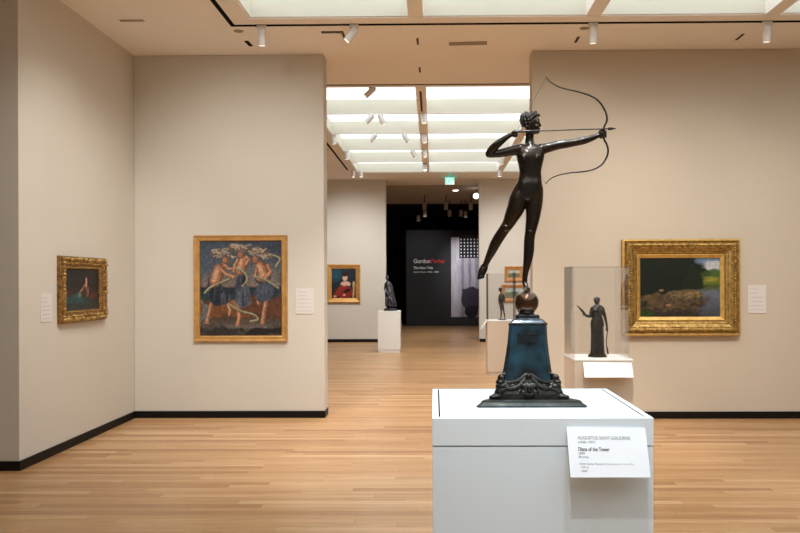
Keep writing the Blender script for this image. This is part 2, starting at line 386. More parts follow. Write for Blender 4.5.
# second gallery
G2 = 'small spotlights along the second gallery ceiling'
spotlight(373, 88, H, 'shaded spotlight tilted to the left at the front of the second gallery skylight', (-.75, -.2, -.75), 'fixture', Y=9.55, L=.16, drop=.0)
for (px, Y, d, lb) in (
    (372, 11.06, (-.7, 0, -.7), 'white spotlight tilted left under the first skylight baffle, left one of two side by side'),
    (381, 11.06, (.4, 0, -.8), 'white spotlight tilted right under the first skylight baffle, right one of two side by side'),
    (375, 12.55, (-.7, 0, -.7), 'white spotlight tilted left under the second skylight baffle, left of its pair'),
    (405, 12.55, (.6, 0, -.8), 'white spotlight tilted right under the second skylight baffle, next to the centre beam'),
    (413, 14.1, (.5, 0, -.8), 'pale spotlight under the third skylight baffle just left of the centre beam'),
    (424, 11.0, (.1, -.2, -1), 'nearest white spotlight on the centre beam of the second skylight'),
    (424.5, 12.55, (.1, -.2, -1), 'second white spotlight back along the centre beam of the second skylight'),
    (425, 14.0, (.1, -.2, -1), 'third white spotlight back along the centre beam of the second skylight'),
    (425, 15.7, (.1, -.2, -1), 'farthest white spotlight on the centre beam of the second skylight'),
    (334, 12.6, (.1, 0, -1), 'nearest white spotlight on the left track of the second gallery'),
    (346.5, 14.2, (.1, 0, -1), 'middle white spotlight on the left track of the second gallery'),
    (353.5, 16.6, (0, .1, -1), 'white spotlight near the top of the far left wall, left of the last two'),
    (361.5, 16.6, (0, .1, -1), 'white spotlight near the top of the far left wall, right of the last two'),
    (501.5, 14.9, (.1, 0, -1), 'white spotlight on the right-hand beam of the second skylight, nearer the archer\'s elbow'),
    (500, 16.6, (0, .1, -1), 'white spotlight hanging near the top of the far right wall')):
    spotlight(px, 0, H, lb, d, Y=Y, group=G2, L=.15, r=.042, drop=.01, lamp='lamp' if Y > 15 else 'lampdim')
# dark gallery
G3 = 'dim spotlights in the dark gallery'
for (px, py, Y, lb) in ((424.5, 206, 21.5, 'dim grey spotlight in the dark gallery, leftmost of the front row'), (446, 206, 21.5, 'dim grey spotlight in the dark gallery, middle of the front row'), (471, 206, 21.5, 'dim grey spotlight in the dark gallery, right end of the front row'),
    (418.5, 218, 24, 'faint spotlight deep in the dark gallery, lowest and leftmost'), (425, 213.5, 23, 'faint spotlight in the back row, under the leftmost front one'), (449.5, 213, 23, 'faint spotlight in the back row, second from the left'), (461, 213, 23, 'faint spotlight in the back row, third from the left'), (465.5, 214, 23, 'faint spotlight in the back row, right end')):
    p = at(px, py, Y)
    t = thing('track_spotlight', lb, 'spotlight', (p.x, Y, H), G3)
    MB().tube([(p.x, Y, p.z+.05), (p.x, Y, H)], .012, 8, False).done('stem', M['black'], t)
    MB().tube([(p.x, Y, p.z-.11), (p.x, Y, p.z+.09)], .06, 18, False).done('lamp_head', M['fixgrey'], t)
p = at(476, 196, 20.0)
t = thing('track_spotlight', 'glowing spotlight beside the edge of the far right wall in the dark gallery', 'spotlight', (p.x, 20, H))
MB().tube([(p.x, 20, p.z), (p.x, 20, H)], .012, 8, False).done('stem', M['black'], t)
MB().ell(p, (.075, .06, .075)).done('lamp_head', emis('lamp_bulb', (1, .97, .9), 6), t, smooth=True)
p = atZ(455.5, 190, H)
t = thing('recessed_downlight', 'small bright recessed downlight in the ceiling below the exit sign', 'downlight', (p.x, p.y, H))
MB().lathe((p.x, p.y), [(H-.012, .10), (H-.001, .11)], 24).done('trim_ring', M['fixture'], t)
MB().lathe((p.x, p.y), [(H-.02, .075), (H-.011, .08)], 24).done('lens', M['lamp'], t)

# ------------------------------------------------------------------ exit sign
a = at(445.2, 177.8, 17.3); b = at(454.3, 184.3, 17.3)
t = thing('exit_sign', 'small green lit exit sign hanging from the ceiling before the dark gallery', 'exit sign', ((a.x+b.x)/2, 17.3, b.z))
MB().box(a.x, b.x, 17.3, 17.34, b.z, a.z).done('panel', M['exitpanel'], t)
MB().box(a.x-.06, b.x+.06, 17.28, 17.36, a.z, a.z+.02).box((a.x+b.x)/2-.02, (a.x+b.x)/2+.02, 17.30, 17.34, a.z+.02, H).done('glowing_mount_rail', M['green'], t)  # rail and mount made to glow, standing in for the sign's green halo
text('lettering', 'EXIT', M['green'], t, ((a.x+b.x)/2, 17.298, b.z+.022), .16, align='CENTER', sx=.62, bold=.004)

# ------------------------------------------------------------------ dark gallery title wall
YD = 24.67
a = at(406, 230, YD); b = at(406, 326, YD)
tw = struct('wall_title', MB().box(a.x, 4.9, YD, YD+.3, 0, a.z), M['black'])
def wtext(name, body, m, px, py, h, w_px, bold=0.0):
    p = at(px, py, YD); q = at(px+w_px, py, YD)
    o = text(name, body, m, tw, (p.x, YD-.008, p.z), h, ext=.004, bold=bold)
    w = max(v.co.x for v in o.data.vertices) - min(v.co.x for v in o.data.vertices)
    s = (q.x - p.x) / w
    for v in o.data.vertices: v.co.x = p.x + (v.co.x - p.x) * s
    return o
wtext('title_lettering', 'Gordon', M['signwhite'], 413.5, 263, .19, 16.5, .003)
wtext('title_lettering', 'Parks', M['red'], 430.5, 263, .19, 13.5, .003)
wtext('title_lettering', 'The New Tide', M['signwhite'], 413.5, 269, .115, 19.5, .0025)
wtext('title_lettering', 'Early Work 1940–1950', M['signwhite'], 413.5, 272.8, .075, 25, .0005)

# ------------------------------------------------------------------ painted canvases
def vnoise(u, v, fx, fy, seed):
    rs = np.random.RandomState(seed); g = rs.rand(64, 64)
    x = (u*fx) % 63; y = (v*fy) % 63; xi = x.astype(int); yi = y.astype(int); fx_ = x-xi; fy_ = y-yi
    fx_ = fx_*fx_*(3-2*fx_); fy_ = fy_*fy_*(3-2*fy_)
    return (g[yi, xi]*(1-fx_)*(1-fy_) + g[yi, xi+1]*fx_*(1-fy_) + g[yi+1, xi]*(1-fx_)*fy_ + g[yi+1, xi+1]*fx_*fy_)
def lin(c):
    c = np.array(c, float)/255; return np.where(c < .04045, c/12.92, ((c+.055)/1.055)**2.4)
class Paint:
    def __init__(s, nx, nz, asp):
        s.u, s.v = np.meshgrid(np.linspace(0, 1, nx), np.linspace(1, 0, nz)[::-1]); s.asp = asp
        s.v = 1 - s.v      # v = 0 at the top row like a picture
        s.c = np.zeros(s.u.shape + (3,)); s.nx, s.nz = nx, nz
    def fill(s, c): s.c[:] = lin(c)
    def mix(s, mask, c): s.c = s.c*(1-mask[..., None]) + lin(c)*mask[..., None]
    def vgrad(s, v0, v1, c0, c1, u0=0, u1=1, soft=.02):
        t = np.clip((s.v-v0)/(v1-v0), 0, 1)[..., None]; cc = lin(c0)*(1-t)+lin(c1)*t
        m = (np.clip((s.v-v0)/soft+.5, 0, 1)*np.clip((v1-s.v)/soft+.5, 0, 1)*np.clip((s.u-u0)/soft+.5, 0, 1)*np.clip((u1-s.u)/soft+.5, 0, 1))[..., None]
        s.c = s.c*(1-m)+cc*m
    def blob(s, u, v, ru, rv, c, ang=0, soft=.25, wob=.25, seed=1, a=1):
        du = (s.u-u)*s.asp; dv = s.v-v; ca, sa = math.cos(math.radians(ang)), math.sin(math.radians(ang))
        x = (du*ca+dv*sa)/(ru*s.asp); y = (-du*sa+dv*ca)/rv
        r = np.sqrt(x*x+y*y) + wob*(vnoise(s.u, s.v, 14, 14, seed)-.5)
        s.mix(np.clip((1-r)/soft+.5, 0, 1)*a, c)
    def stroke(s, pts, w, c, soft=.4, a=1):
        d = np.full(s.u.shape, 9.0)
        for (a0, b0), (a1, b1) in zip(pts, pts[1:]):
            ax, bx = a0*s.asp, a1*s.asp; px = s.u*s.asp; L = (bx-ax)**2+(b1-b0)**2+1e-9
            t = np.clip(((px-ax)*(bx-ax)+(s.v-b0)*(b1-b0))/L, 0, 1)
            d = np.minimum(d, np.hypot(px-ax-t*(bx-ax), s.v-b0-t*(b1-b0)))
        s.mix(np.clip((w-d)/(w*soft)+.5, 0, 1)*a, c)
    def tex(s, amt, fx, fy, seed=3, u0=0, u1=1, v0=0, v1=1):
        n = vnoise(s.u, s.v, fx, fy, seed)-.5+.5*(vnoise(s.u, s.v, fx*2.3, fy*2.3, seed+1)-.5)
        m = ((s.u >= u0)&(s.u <= u1)&(s.v >= v0)&(s.v <= v1))
        s.c = np.clip(s.c*(1+amt*n*m)[..., None], 0, 1)
    def build(s, name, o, ux, uy, W, Hh, m, parent, label=None):
        """o = top-left corner; ux right, uy down, unit vectors"""
        o = Vector(o); ux = Vector(ux); uy = Vector(uy)
        inv = gmat(parent).inverted() if parent else Matrix()
        vs = [inv @ (o + ux*W*s.u[j, i] + uy*Hh*s.v[j, i]) for j in range(s.nz) for i in range(s.nx)]
        fs = [(j*s.nx+i, j*s.nx+i+1, (j+1)*s.nx+i+1, (j+1)*s.nx+i) for j in range(s.nz-1) for i in range(s.nx-1)]
        me = bpy.data.meshes.new(name); me.from_pydata([tuple(v) for v in vs], [], fs)
        ca = me.color_attributes.new('paint', 'FLOAT_COLOR', 'POINT')
        cc = np.ones((s.nx*s.nz, 4)); cc[:, :3] = s.c.reshape(-1, 3); ca.data.foreach_set('color', cc.ravel())
        me.materials.append(m); ob = bpy.data.objects.new(name, me); COL.objects.link(ob); ob.parent = parent
        if label: ob['label'] = label
        return ob

def frame_ring(mb, o, ux, uz, n, outer, prof, cuts=1):
    """mitred frame: outer=(W,H) measured from top-left o; prof=[(inset, proud)...]; n = out of wall"""
    W, Hh = outer; o = Vector(o); rings = []
    for (ins, pr) in prof:
        c = [(ins, ins), (W-ins, ins), (W-ins, Hh-ins), (ins, Hh-ins)]
        rings.append([o + ux*a + uz*(-b) + n*pr for a, b in c])
    V = [[mb.bm.verts.new(p) for p in r] for r in rings]
    m = len(V)
    for i in range(m):
        a, b = V[i], V[(i+1) % m]
        for k in range(4): mb.bm.faces.new((a[k], a[(k+1)%4], b[(k+1)%4], b[k]))
    return mb
def bumps_along(mb, o, ux, uz, n, W, Hh, ins, pr, r, step, squash=.5, jitter=0, rs=None):
    o = Vector(o)
    def put(a, b, s):
        mb.ell(o+ux*a-uz*b+n*pr, (r*s, r*s, r*s), 8, 6)
    def rr(): return 1 + (random.random()-.5)*jitter
    k = int((W-2*ins)/step)
    for i in range(k+1):
        a = ins+(W-2*ins)*i/k; put(a, ins+(random.random()-.5)*jitter*r, rr()); put(a, Hh-ins+(random.random()-.5)*jitter*r, rr())
    k = int((Hh-2*ins)/step)
    for i in range(1, k):
        b = ins+(Hh-2*ins)*i/k; put(ins, b, rr()); put(W-ins, b, rr())

X_, Z_, NY = Vector((1,0,0)), Vector((0,0,1)), Vector((0,-1,0))
# --- right: river landscape in a deep gilt frame
Yw = 8.05
a = at(622.6, 239.7, Yw-.06); b = at(740.2, 335.2, Yw-.06); a.y = b.y = Yw; W = b.x-a.x; Hh = a.z-b.z
t = thing('framed_painting', 'wide green river landscape painting in a heavy carved gilt frame on the right wall', 'painting', ((a.x+b.x)/2, Yw, b.z))
fr = MB(); frame_ring(fr, a, X_, Z_, NY, (W, Hh), [(0, .001), (0, .055), (.012, .075), (.03, .062), (.045, .085), (.062, .092), (.085, .075), (.12, .06), (.128, .05), (.145, .045), (.158, .032), (.158, .001)])
f = fr.done('frame', M['gold'], t)
bb = MB(); bumps_along(bb, a, X_, Z_, NY, W, Hh, .062, .088, .013, .03, jitter=.7); bumps_along(bb, a, X_, Z_, NY, W, Hh, .088, .074, .009, .022, jitter=.8)
bb.done('carved_ornament', M['gold'], f, smooth=True)
rl = MB(); frame_ring(rl, a, X_, Z_, NY, (W, Hh), [(-.004, .05), (-.004, .062), (.004, .078), (.014, .079), (.014, .05)]); rl.done('outer_rim', M['goldlight'], f)
i0 = .158; ln = MB(); frame_ring(ln, a, X_, Z_, NY, (W, Hh), [(i0, .004), (i0, .04), (i0+.006, .044), (i0+.035, .024), (i0+.040, .020), (i0+.040, .004)])
ln.done('liner', M['goldlight'], t)
i1 = i0+.038; cw, ch = W-2*i1, Hh-2*i1
P = Paint(150, 110, cw/ch); P.fill((20, 30, 18))
P.vgrad(0, .34, (98, 122, 150), (150, 160, 165), .55, 1.05, .01)
P.blob(.93, .12, .12, .07, (175, 180, 185), seed=4); P.blob(.83, .18, .1, .03, (185, 185, 185), seed=6)
P.blob(.9, .30, .2, .1, (70, 92, 42), seed=7, wob=.5); P.blob(.8, .27, .1, .09, (52, 74, 34), seed=8, wob=.6)
P.vgrad(.33, .47, (112, 118, 40), (84, 100, 36), .62, 1.05, .02); P.blob(.86, .36, .12, .04, (134, 130, 50), seed=9)
P.vgrad(.46, .56, (58, 70, 36), (84, 92, 62), .7, 1.05, .02)
P.blob(.2, .2, .58, .42, (13, 23, 13), seed=2, wob=.3); P.blob(.66, .38, .13, .22, (20, 32, 14), seed=3, wob=.5); P.blob(.45, .12, .22, .2, (17, 28, 15), seed=12, wob=.4)
P.vgrad(.55, 1.1, (96, 104, 118), (46, 44, 50), .68, 1.05, .05); P.vgrad(.85, 1.1, (52, 44, 38), (40, 34, 30), -.1, .75, .05)
P.blob(.45, .74, .42, .16, (74, 60, 42), seed=5, wob=.5); P.blob(.58, .62, .22, .07, (98, 82, 56), seed=15, wob=.5); P.blob(.2, .68, .17, .07, (84, 70, 46), seed=16, wob=.6)
P.blob(.05, .95, .14, .07, (36, 58, 18), seed=17, wob=.5)
P.tex(1.3, 26, 30, 5, 0, .8, .58, .95); P.tex(.35, 40, 30, 9)
for (u, v, s_) in ((.27, .55, .018), (.62, .60, .015), (.72, .585, .015), (.36, .80, .02)): P.blob(u, v, s_*1.6, s_, (150, 112, 84), seed=int(u*90), soft=.6)
P.build('canvas', a + X_*i1 - Z_*i1 + NY*.010, X_, -Z_, cw, ch, M['oil'], t)

# --- centre-left: three wind-blown draped figures
Yw = YP
a = at(193.6, 235.4, Yw-.03); b = at(287.2, 341.4, Yw-.03); a.y = b.y = Yw; W = b.x-a.x; Hh = a.z-b.z
t = thing('framed_painting', 'tall painting of three draped figures on a shore in a flat gold frame', 'painting', ((a.x+b.x)/2, Yw, b.z))
fr = MB(); frame_ring(fr, a, X_, Z_, NY, (W, Hh), [(0, .001), (0, .035), (.006, .042), (.014, .040), (.022, .032), (.045, .030), (.05, .034), (.058, .030), (.064, .018), (.064, .001)])
fr.done('frame', M['goldplain'], t)
i1 = .062; cw, ch = W-2*i1, Hh-2*i1
P = Paint(190, 220, cw/ch); P.vgrad(-.1, .34, (50, 60, 74), (84, 94, 100)); P.vgrad(.32, .5, (96, 100, 100), (124, 104, 96), soft=.08)
P.blob(.12, .2, .2, .14, (66, 78, 94), seed=41, wob=.8, soft=1.2, a=.7); P.blob(.9, .1, .25, .1, (44, 54, 68), seed=42, wob=.8, soft=1.2, a=.7)
P.vgrad(.49, .64, (28, 40, 50), (44, 66, 68), soft=.01); P.vgrad(.63, 1.1, (86, 62, 44), (52, 48, 44), soft=.05)
P.blob(.04, .76, .10, .12, (108, 116, 116), seed=4, wob=1.0, a=.8); P.blob(.1, .88, .1, .04, (88, 92, 90), seed=43, wob=1.0, a=.7)
P.blob(.42, .71, .4, .08, (112, 72, 44), seed=5, wob=1.0); P.blob(.82, .70, .28, .11, (88, 56, 40), seed=6, wob=1.0); P.blob(.5, .66, .2, .03, (134, 96, 60), seed=44, wob=1.0)
P.vgrad(.84, 1.1, (84, 76, 68), (60, 56, 52), soft=.05); P.blob(.3, .95, .25, .05, (50, 46, 44), seed=7, wob=1.0); P.blob(.78, .95, .25, .05, (34, 32, 32), seed=8, wob=1.0); P.blob(.55, .90, .3, .02, (108, 98, 88), seed=9, wob=1.0, a=.7)
sk_d, sk_m, sk_l = (112, 74, 54), (160, 112, 84), (200, 158, 124)
def limb(pts, w, d=None):
    P.stroke(pts, w, d or sk_d, .3); P.stroke([(u-.006, v-.004) for u, v in pts], w*.72, sk_m, .6); P.stroke([(u-.010, v-.008) for u, v in pts], w*.3, sk_l, .9, .7)
def cloth(u, v, ru, rv, ang, sd, c=(44, 50, 60)):
    P.blob(u, v, ru, rv, c, ang, seed=sd, wob=.5, soft=.15)
    rr = random.Random(sd)
    for i in range(9):
        x = u+rr.uniform(-.75, .75)*ru; P.stroke([(x, v-rv*rr.uniform(.3, .85)), (x+rr.uniform(-.03, .03), v+rv*rr.uniform(.2, .8))], rr.uniform(.004, .010), rr.choice([(84, 92, 104), (70, 78, 92), (26, 30, 38), (30, 34, 44), (96, 104, 114)]), 1.0, .7)
def torso(pts, w): 
    P.stroke(pts, w, sk_d, .25); P.stroke([(u-.012, v) for u, v in pts], w*.72, sk_m, .7); P.stroke([(u-.022, v-.01) for u, v in pts], w*.34, sk_l, 1.0, .8)
# left figure
limb([(.14, .66), (.115, .76), (.09, .85)], .020); limb([(.34, .66), (.375, .74), (.36, .78)], .018); P.blob(.075, .862, .038, .013, sk_m, seed=2)
cloth(.19, .53, .105, .15, -14, 11, (40, 46, 56)); cloth(.28, .60, .12, .08, 15, 12, (38, 44, 54))
torso([(.24, .30), (.215, .36), (.19, .42)], .062); limb([(.25, .29), (.32, .35), (.42, .385)], .020); limb([(.29, .24), (.36, .30), (.42, .29)], .016)
P.blob(.315, .205, .040, .042, sk_d, seed=3); P.blob(.308, .20, .028, .03, sk_m, seed=3)
# middle figure
limb([(.47, .70), (.485, .80), (.465, .87)], .022); P.blob(.455, .885, .032, .015, sk_m, seed=2)
cloth(.50, .46, .07, .13, 8, 13, (58, 64, 76)); cloth(.53, .60, .085, .13, 0, 33, (74, 82, 94))
torso([(.53, .20), (.515, .26), (.50, .31)], .055); limb([(.47, .20), (.43, .26), (.42, .33)], .018); limb([(.57, .17), (.61, .20), (.565, .255)], .018)
P.blob(.50, .145, .038, .04, sk_d, seed=3); P.blob(.495, .14, .026, .03, sk_m, seed=3)
# right figure
limb([(.81, .64), (.785, .75), (.765, .86)], .022); limb([(.70, .60), (.72, .66)], .018); P.blob(.755, .868, .032, .013, sk_m, seed=2)
cloth(.78, .40, .10, .07, 5, 14, (44, 50, 60)); cloth(.79, .53, .105, .11, 6, 15, (62, 68, 82))
torso([(.745, .28), (.765, .33), (.78, .37)], .066); limb([(.83, .26), (.87, .33), (.80, .40)], .020); limb([(.70, .30), (.68, .37), (.72, .41)], .017)
P.blob(.68, .20, .038, .044, sk_d, seed=3); P.blob(.672, .195, .026, .032, sk_m, seed=3)
# wind-blown hair and ribbons
for (u, v, n_, sd) in ((.25, .13, 26, 1), (.47, .075, 24, 2), (.70, .115, 26, 3)):
    rr = random.Random(sd); P.blob(u, v, .10, .04, (108, 92, 80), seed=20+sd, wob=.9, soft=.6)
    for i in range(n_):
        h0 = u+rr.uniform(-.11, .11); b_ = v+rr.uniform(-.04, .045); P.stroke([(h0, b_), (h0+rr.uniform(.02, .06), b_+rr.uniform(-.02, .02)), (h0+rr.uniform(.05, .09), b_+rr.uniform(-.01, .04))], rr.uniform(.003, .008), rr.choice([(150, 134, 118), (176, 160, 140), (90, 74, 62), (128, 108, 90)]), 1.0, .85)
for pts in ([(.06, .55), (.13, .49), (.24, .445), (.37, .40)], [(.44, .29), (.54, .33), (.58, .41), (.52, .48)], [(.70, .38), (.84, .43), (.96, .50)], [(.78, .19), (.86, .15), (.98, .19), (.93, .27)], [(.36, .67), (.5, .74), (.66, .78), (.71, .83), (.62, .85)]):
    q = spline(pts, 5); P.stroke(q, .014, (92, 88, 66), .4); P.stroke([(u-.003, v-.005) for u, v in q], .007, (158, 152, 124), .8)
P.tex(.55, 40, 48, 31); P.tex(.35, 60, 62, 35)
P.build('canvas', a + X_*i1 - Z_*i1 + NY*.012, X_, -Z_, cw, ch, M['oil'], t)

# --- left side wall: small dark figure painting in carved frame
EX = Vector((1, 0, 0)); XF = WL + .055
pa = atX(57.8, 255.7, WL + .01); pb = atX(108.0, 258.7, XF)
z1 = at(57.8, 255.4, pa.y).z; z0 = at(57.8, 324.6, pa.y).z
zt = (z1 + at(108, 258.7, pb.y).z)/2; zb = (z0 + at(108, 319.0, pb.y).z)/2
UY = Vector((0, 1, 0)); o = Vector((WL, pa.y, zt)); W = pb.y-pa.y; Hh = zt-zb
t = thing('framed_painting', 'small dark painting in a deep carved antique-gold frame on the left side wall', 'painting', (WL, pa.y+W/2, zb))
fr = MB(); frame_ring(fr, o, UY, Z_, EX, (W, Hh), [(0, .001), (0, .030), (.008, .036), (.012, .05), (.02, .055), (.04, .053), (.06, .043), (.085, .035), (.095, .03), (.098, .028), (.112, .014), (.112, .001)])
f = fr.done('frame', M['golddark'], t)
bb = MB(); bumps_along(bb, o, UY, Z_, EX, W, Hh, .030, .050, .016, .034, jitter=1.0); bumps_along(bb, o, UY, Z_, EX, W, Hh, .062, .040, .012, .026, jitter=1.0); bumps_along(bb, o, UY, Z_, EX, W, Hh, .1, .03, .006, .016, jitter=.4)
bb.done('carved_ornament', M['gold'], f, smooth=True)
i1 = .108; cw, ch = W-2*i1, Hh-2*i1
P = Paint(110, 80, cw/ch); P.vgrad(-.1, .65, (36, 34, 36), (44, 40, 40)); P.vgrad(.62, 1.1, (34, 52, 54), (58, 56, 48), soft=.1)
P.blob(.3, .72, .3, .1, (42, 74, 76), seed=3, wob=.6); P.blob(.85, .66, .1, .1, (88, 44, 34), seed=4, wob=.5); P.blob(.12, .6, .14, .07, (64, 46, 36), seed=6, wob=.5)
P.blob(.58, .55, .11, .16, (62, 42, 32), seed=7, wob=.4); P.blob(.57, .24, .06, .14, (18, 22, 28), seed=8); P.stroke([(.60, .2), (.615, .32), (.60, .44)], .045, (150, 98, 76), .5); P.stroke([(.61, .22), (.625, .32), (.61, .42)], .022, (206, 150, 122), .8); P.stroke([(.60, .30), (.56, .40), (.50, .50), (.44, .54)], .022, (150, 102, 82), .6); P.stroke([(.61, .46), (.66, .56), (.62, .66)], .03, (120, 74, 58), .6)
P.blob(.57, .18, .05, .06, (34, 40, 50), seed=11); P.blob(.42, .62, .05, .07, (96, 110, 84), seed=12); P.blob(.66, .55, .03, .12, (130, 78, 58), seed=13); P.tex(.6, 26, 20, 14)
P.build('canvas', o + UY*i1 - Z_*i1 + EX*.012, UY, -Z_, cw, ch, M['oil'], t)

# --- far left wall: woman in red
Yw = YF
a = at(327.0, 264.3, Yw-.05); b = at(360.2, 302.6, Yw-.05); a.y = b.y = Yw; W = b.x-a.x; Hh = a.z-b.z
t = thing('framed_painting', 'gold-framed portrait of a seated woman in red on the far left wall', 'painting', ((a.x+b.x)/2, Yw, b.z))
fr = MB(); frame_ring(fr, a, X_, Z_, NY, (W, Hh), [(0, .001), (0, .06), (.02, .07), (.05, .055), (.09, .04), (.11, .03), (.11, .001)])
fr.done('frame', M['goldplain'], t)
i1 = .10; cw, ch = W-2*i1, Hh-2*i1
P = Paint(80, 95, cw/ch); P.vgrad(-.1, 1.1, (30, 44, 56), (26, 30, 36)); P.blob(.18, .2, .2, .2, (30, 76, 96), seed=2, wob=.6, soft=1)
P.blob(.55, .30, .1, .12, (214, 178, 158), seed=3, wob=.05); P.blob(.55, .2, .12, .07, (40, 28, 26), seed=4); P.blob(.57, .52, .2, .09, (206, 172, 152), seed=5, wob=.1)
P.blob(.55, .78, .36, .2, (132, 38, 26), seed=6, wob=.3); P.stroke([(.42, .62), (.3, .78), (.15, .92)], .07, (140, 46, 30)); P.blob(.64, .74, .16, .06, (24, 20, 26), -20, seed=7); P.blob(.9, .55, .05, .12, (196, 168, 120), seed=8); P.stroke([(.92, .55), (.88, .95)], .03, (180, 140, 90))
P.blob(.14, .93, .06, .035, (206, 160, 130), seed=9); P.blob(.52, .88, .06, .03, (206, 160, 130), seed=9); P.tex(.4, 18, 20, 14)
P.build('canvas', a + X_*i1 - Z_*i1 + NY*.02, X_, -Z_, cw, ch, M['oil'], t)

# --- far right wall: two small seascapes
for (x0, y0, x1, y1, ins, lb, up) in ((504.7, 266.3, 523.5, 281.2, .095, 'small seascape in a broad orange-gold frame on the far right wall, upper of two', 1),
                                 (501.6, 284.6, 526.5, 301.6, .085, 'small wide seascape in an orange-gold frame on the far right wall, lower of two', 0)):
    a = at(x0, y0, Yw-.04); b = at(x1, y1, Yw-.04); a.y = b.y = Yw; W = b.x-a.x; Hh = a.z-b.z
    t = thing('framed_painting', lb, 'painting', ((a.x+b.x)/2, Yw, b.z))
    fr = MB(); frame_ring(fr, a, X_, Z_, NY, (W, Hh), [(0, .001), (0, .05), (.02, .055), (.05, .035), (ins, .025), (ins, .001)]); fr.done('frame', M['woodframe'], t)
    cw, ch = W-2*ins, Hh-2*ins
    P = Paint(50, 30, cw/ch); P.vgrad(-.1, .45, (176, 196, 200), (190, 200, 190)); P.vgrad(.42, 1.1, (104, 124, 112), (120, 116, 84), soft=.05); P.blob(.5, .42, .2, .08, (84, 98, 84), seed=3, wob=.5); P.tex(.4, 14, 10, 5)
    P.build('canvas', a + X_*ins - Z_*ins + NY*.015, X_, -Z_, cw, ch, M['oil'], t)

# --- photo mural on the title wall
a = at(451, 237.5, YD-.02); b = at(478.5, 317.0, YD-.02); W = (b.x-a.x)*1.9; Hh = a.z-b.z; a.y = YD-.022
t = thing('photo_mural', 'large grey photograph print with stripes and dark dotted block on the black title wall', 'photo mural', (a.x+W/2, YD, b.z))
MB().box(a.x, a.x+W, YD-.020, YD-.001, b.z, a.z).done('backing_board', M['black'], t)
P = Paint(240, 200, W/Hh); P.vgrad(-.1, 1.1, (196, 192, 204), (150, 146, 160))
for i in range(6): P.mix(np.clip((.034-np.abs(P.u-(.225+i*.135)))/.015, 0, 1)*(P.v > .2)*.55, (96, 92, 112))
P.mix(np.clip((.15-P.u)/.01, 0, 1)*.35, (214, 212, 222))
P.vgrad(-.05, .258, (20, 20, 28), (20, 20, 28), .16, .95, .004)
for i in range(11):
    for j in range(6): P.mix(np.clip((.0125-np.abs(P.u-(.195+i*.064)))/.004, 0, 1)*np.clip((.0105-np.abs(P.v-(.025+j*.0415)))/.004, 0, 1), (236, 234, 240))
P.blob(.40, .78, .20, .155, (52, 46, 60), seed=3, wob=.1, soft=.08); P.vgrad(.645, .80, (58, 50, 66), (50, 44, 58), .215, .58, .015); P.blob(.40, .93, .14, .08, (26, 22, 30), seed=4, wob=.3, soft=.2)
P.tex(.3, 24, 8, 3)
P.build('print', a, X_, -Z_, W, Hh, M['print'], t)

# ------------------------------------------------------------------ wall labels
def wall_label(px0, py0, px1, py1, label, Y=None, X=None, lines=6):
    if X is None:
        a = at(px0, py0, Y); b = at(px1, py1, Y); w = b.x-a.x; h = a.z-b.z
        t = thing('wall_label', label, 'wall label', ((a.x+b.x)/2, Y, b.z))
        MB().box(a.x, b.x, Y-.006, Y, b.z, a.z).done('card', M['wlabel'], t)
        tx = MB()
        for i in range(lines):
            z = a.z - h*(.14+.74*i/(lines-1)); l = w*(.45 if i < 2 else (.78 if i % 3 else .72))
            tx.box(a.x+w*.1, a.x+w*.1+l, Y-.0068, Y-.006, z-.004, z+.004)
    else:
        a = atX(px0, py0, X); b = atX(px1, py0, X); w = b.y-a.y; z1 = a.z; z0 = at(px0, py1, a.y).z; h = z1-z0
        t = thing('wall_label', label, 'wall label', (X, (a.y+b.y)/2, z0))
        MB().box(X, X+.006, a.y, b.y, z0, z1).done('card', M['wlabel'], t)
        tx = MB()
        for i in range(lines):
            z = z1 - h*(.14+.74*i/(lines-1)); l = w*(.45 if i < 2 else .76)
            tx.box(X+.006, X+.0068, a.y+w*.1, a.y+w*.1+l, z-.004, z+.004)
    tx.done('printed_text', M['inkfaint'], t)
wall_label(748, 285, 765.8, 313.2, 'white text label on the right wall beside the river landscape', Y=8.05)
wall_label(296, 288.2, 313.8, 313.8, 'white text label right of the three-figure painting, near the wall end', Y=YP)
wall_label(40.2, 294, 51.5, 322.5, 'white text label left of the small carved-frame painting on the side wall', X=WL)

# ------------------------------------------------------------------ pedestals
def pedestal(name, label, x0, x1, y0, y1, h, mbody, mlid, lidh=.0, group=None, inset=.003):
    t = thing(name, label, 'pedestal', ((x0+x1)/2, (y0+y1)/2, 0), group)
    MB().box(x0+.012, x1-.012, y0+.012, y1-.012, 0, .06).done('plinth', mbody, t)
    MB().box(x0+inset*.4, x1-inset*.4, y0+inset*.4, y1-inset*.4, .06, h-lidh-inset).done('body', mbody, t, bevel=.002)
    MB().box(x0+inset*2.5, x1-inset*2.5, y0+inset*2.5, y1-inset*2.5, h-lidh-inset, h-lidh).done('shadow_gap', M['ink'], t)
    return t
# main pedestal
PX0, PX1, PY0, PY1, PH = at(432.0, 417.8, 2.537).x, at(653.8, 418.6, 2.537).x, 2.537, 3.225, 1.03
t = pedestal('display_pedestal', 'large white square pedestal in the foreground carrying the bronze archer', PX0, PX1, PY0, PY1, PH, M['white'], M['lid'], .096, inset=.004)
MB().box(PX0, PX1, PY0, PY1, PH-.096, PH).done('lid', M['lid'], t, bevel=.0025)
gx0, gx1, gy0, gy1 = PX0+.026, PX1-.026, PY0+.022, PY1-.022
w = .0028
for gx in (gx0, gx1): MB().box(gx-w, gx+w, gy0, gy1, PH-.001, PH+.0004).done('groove', M['slot'], t)
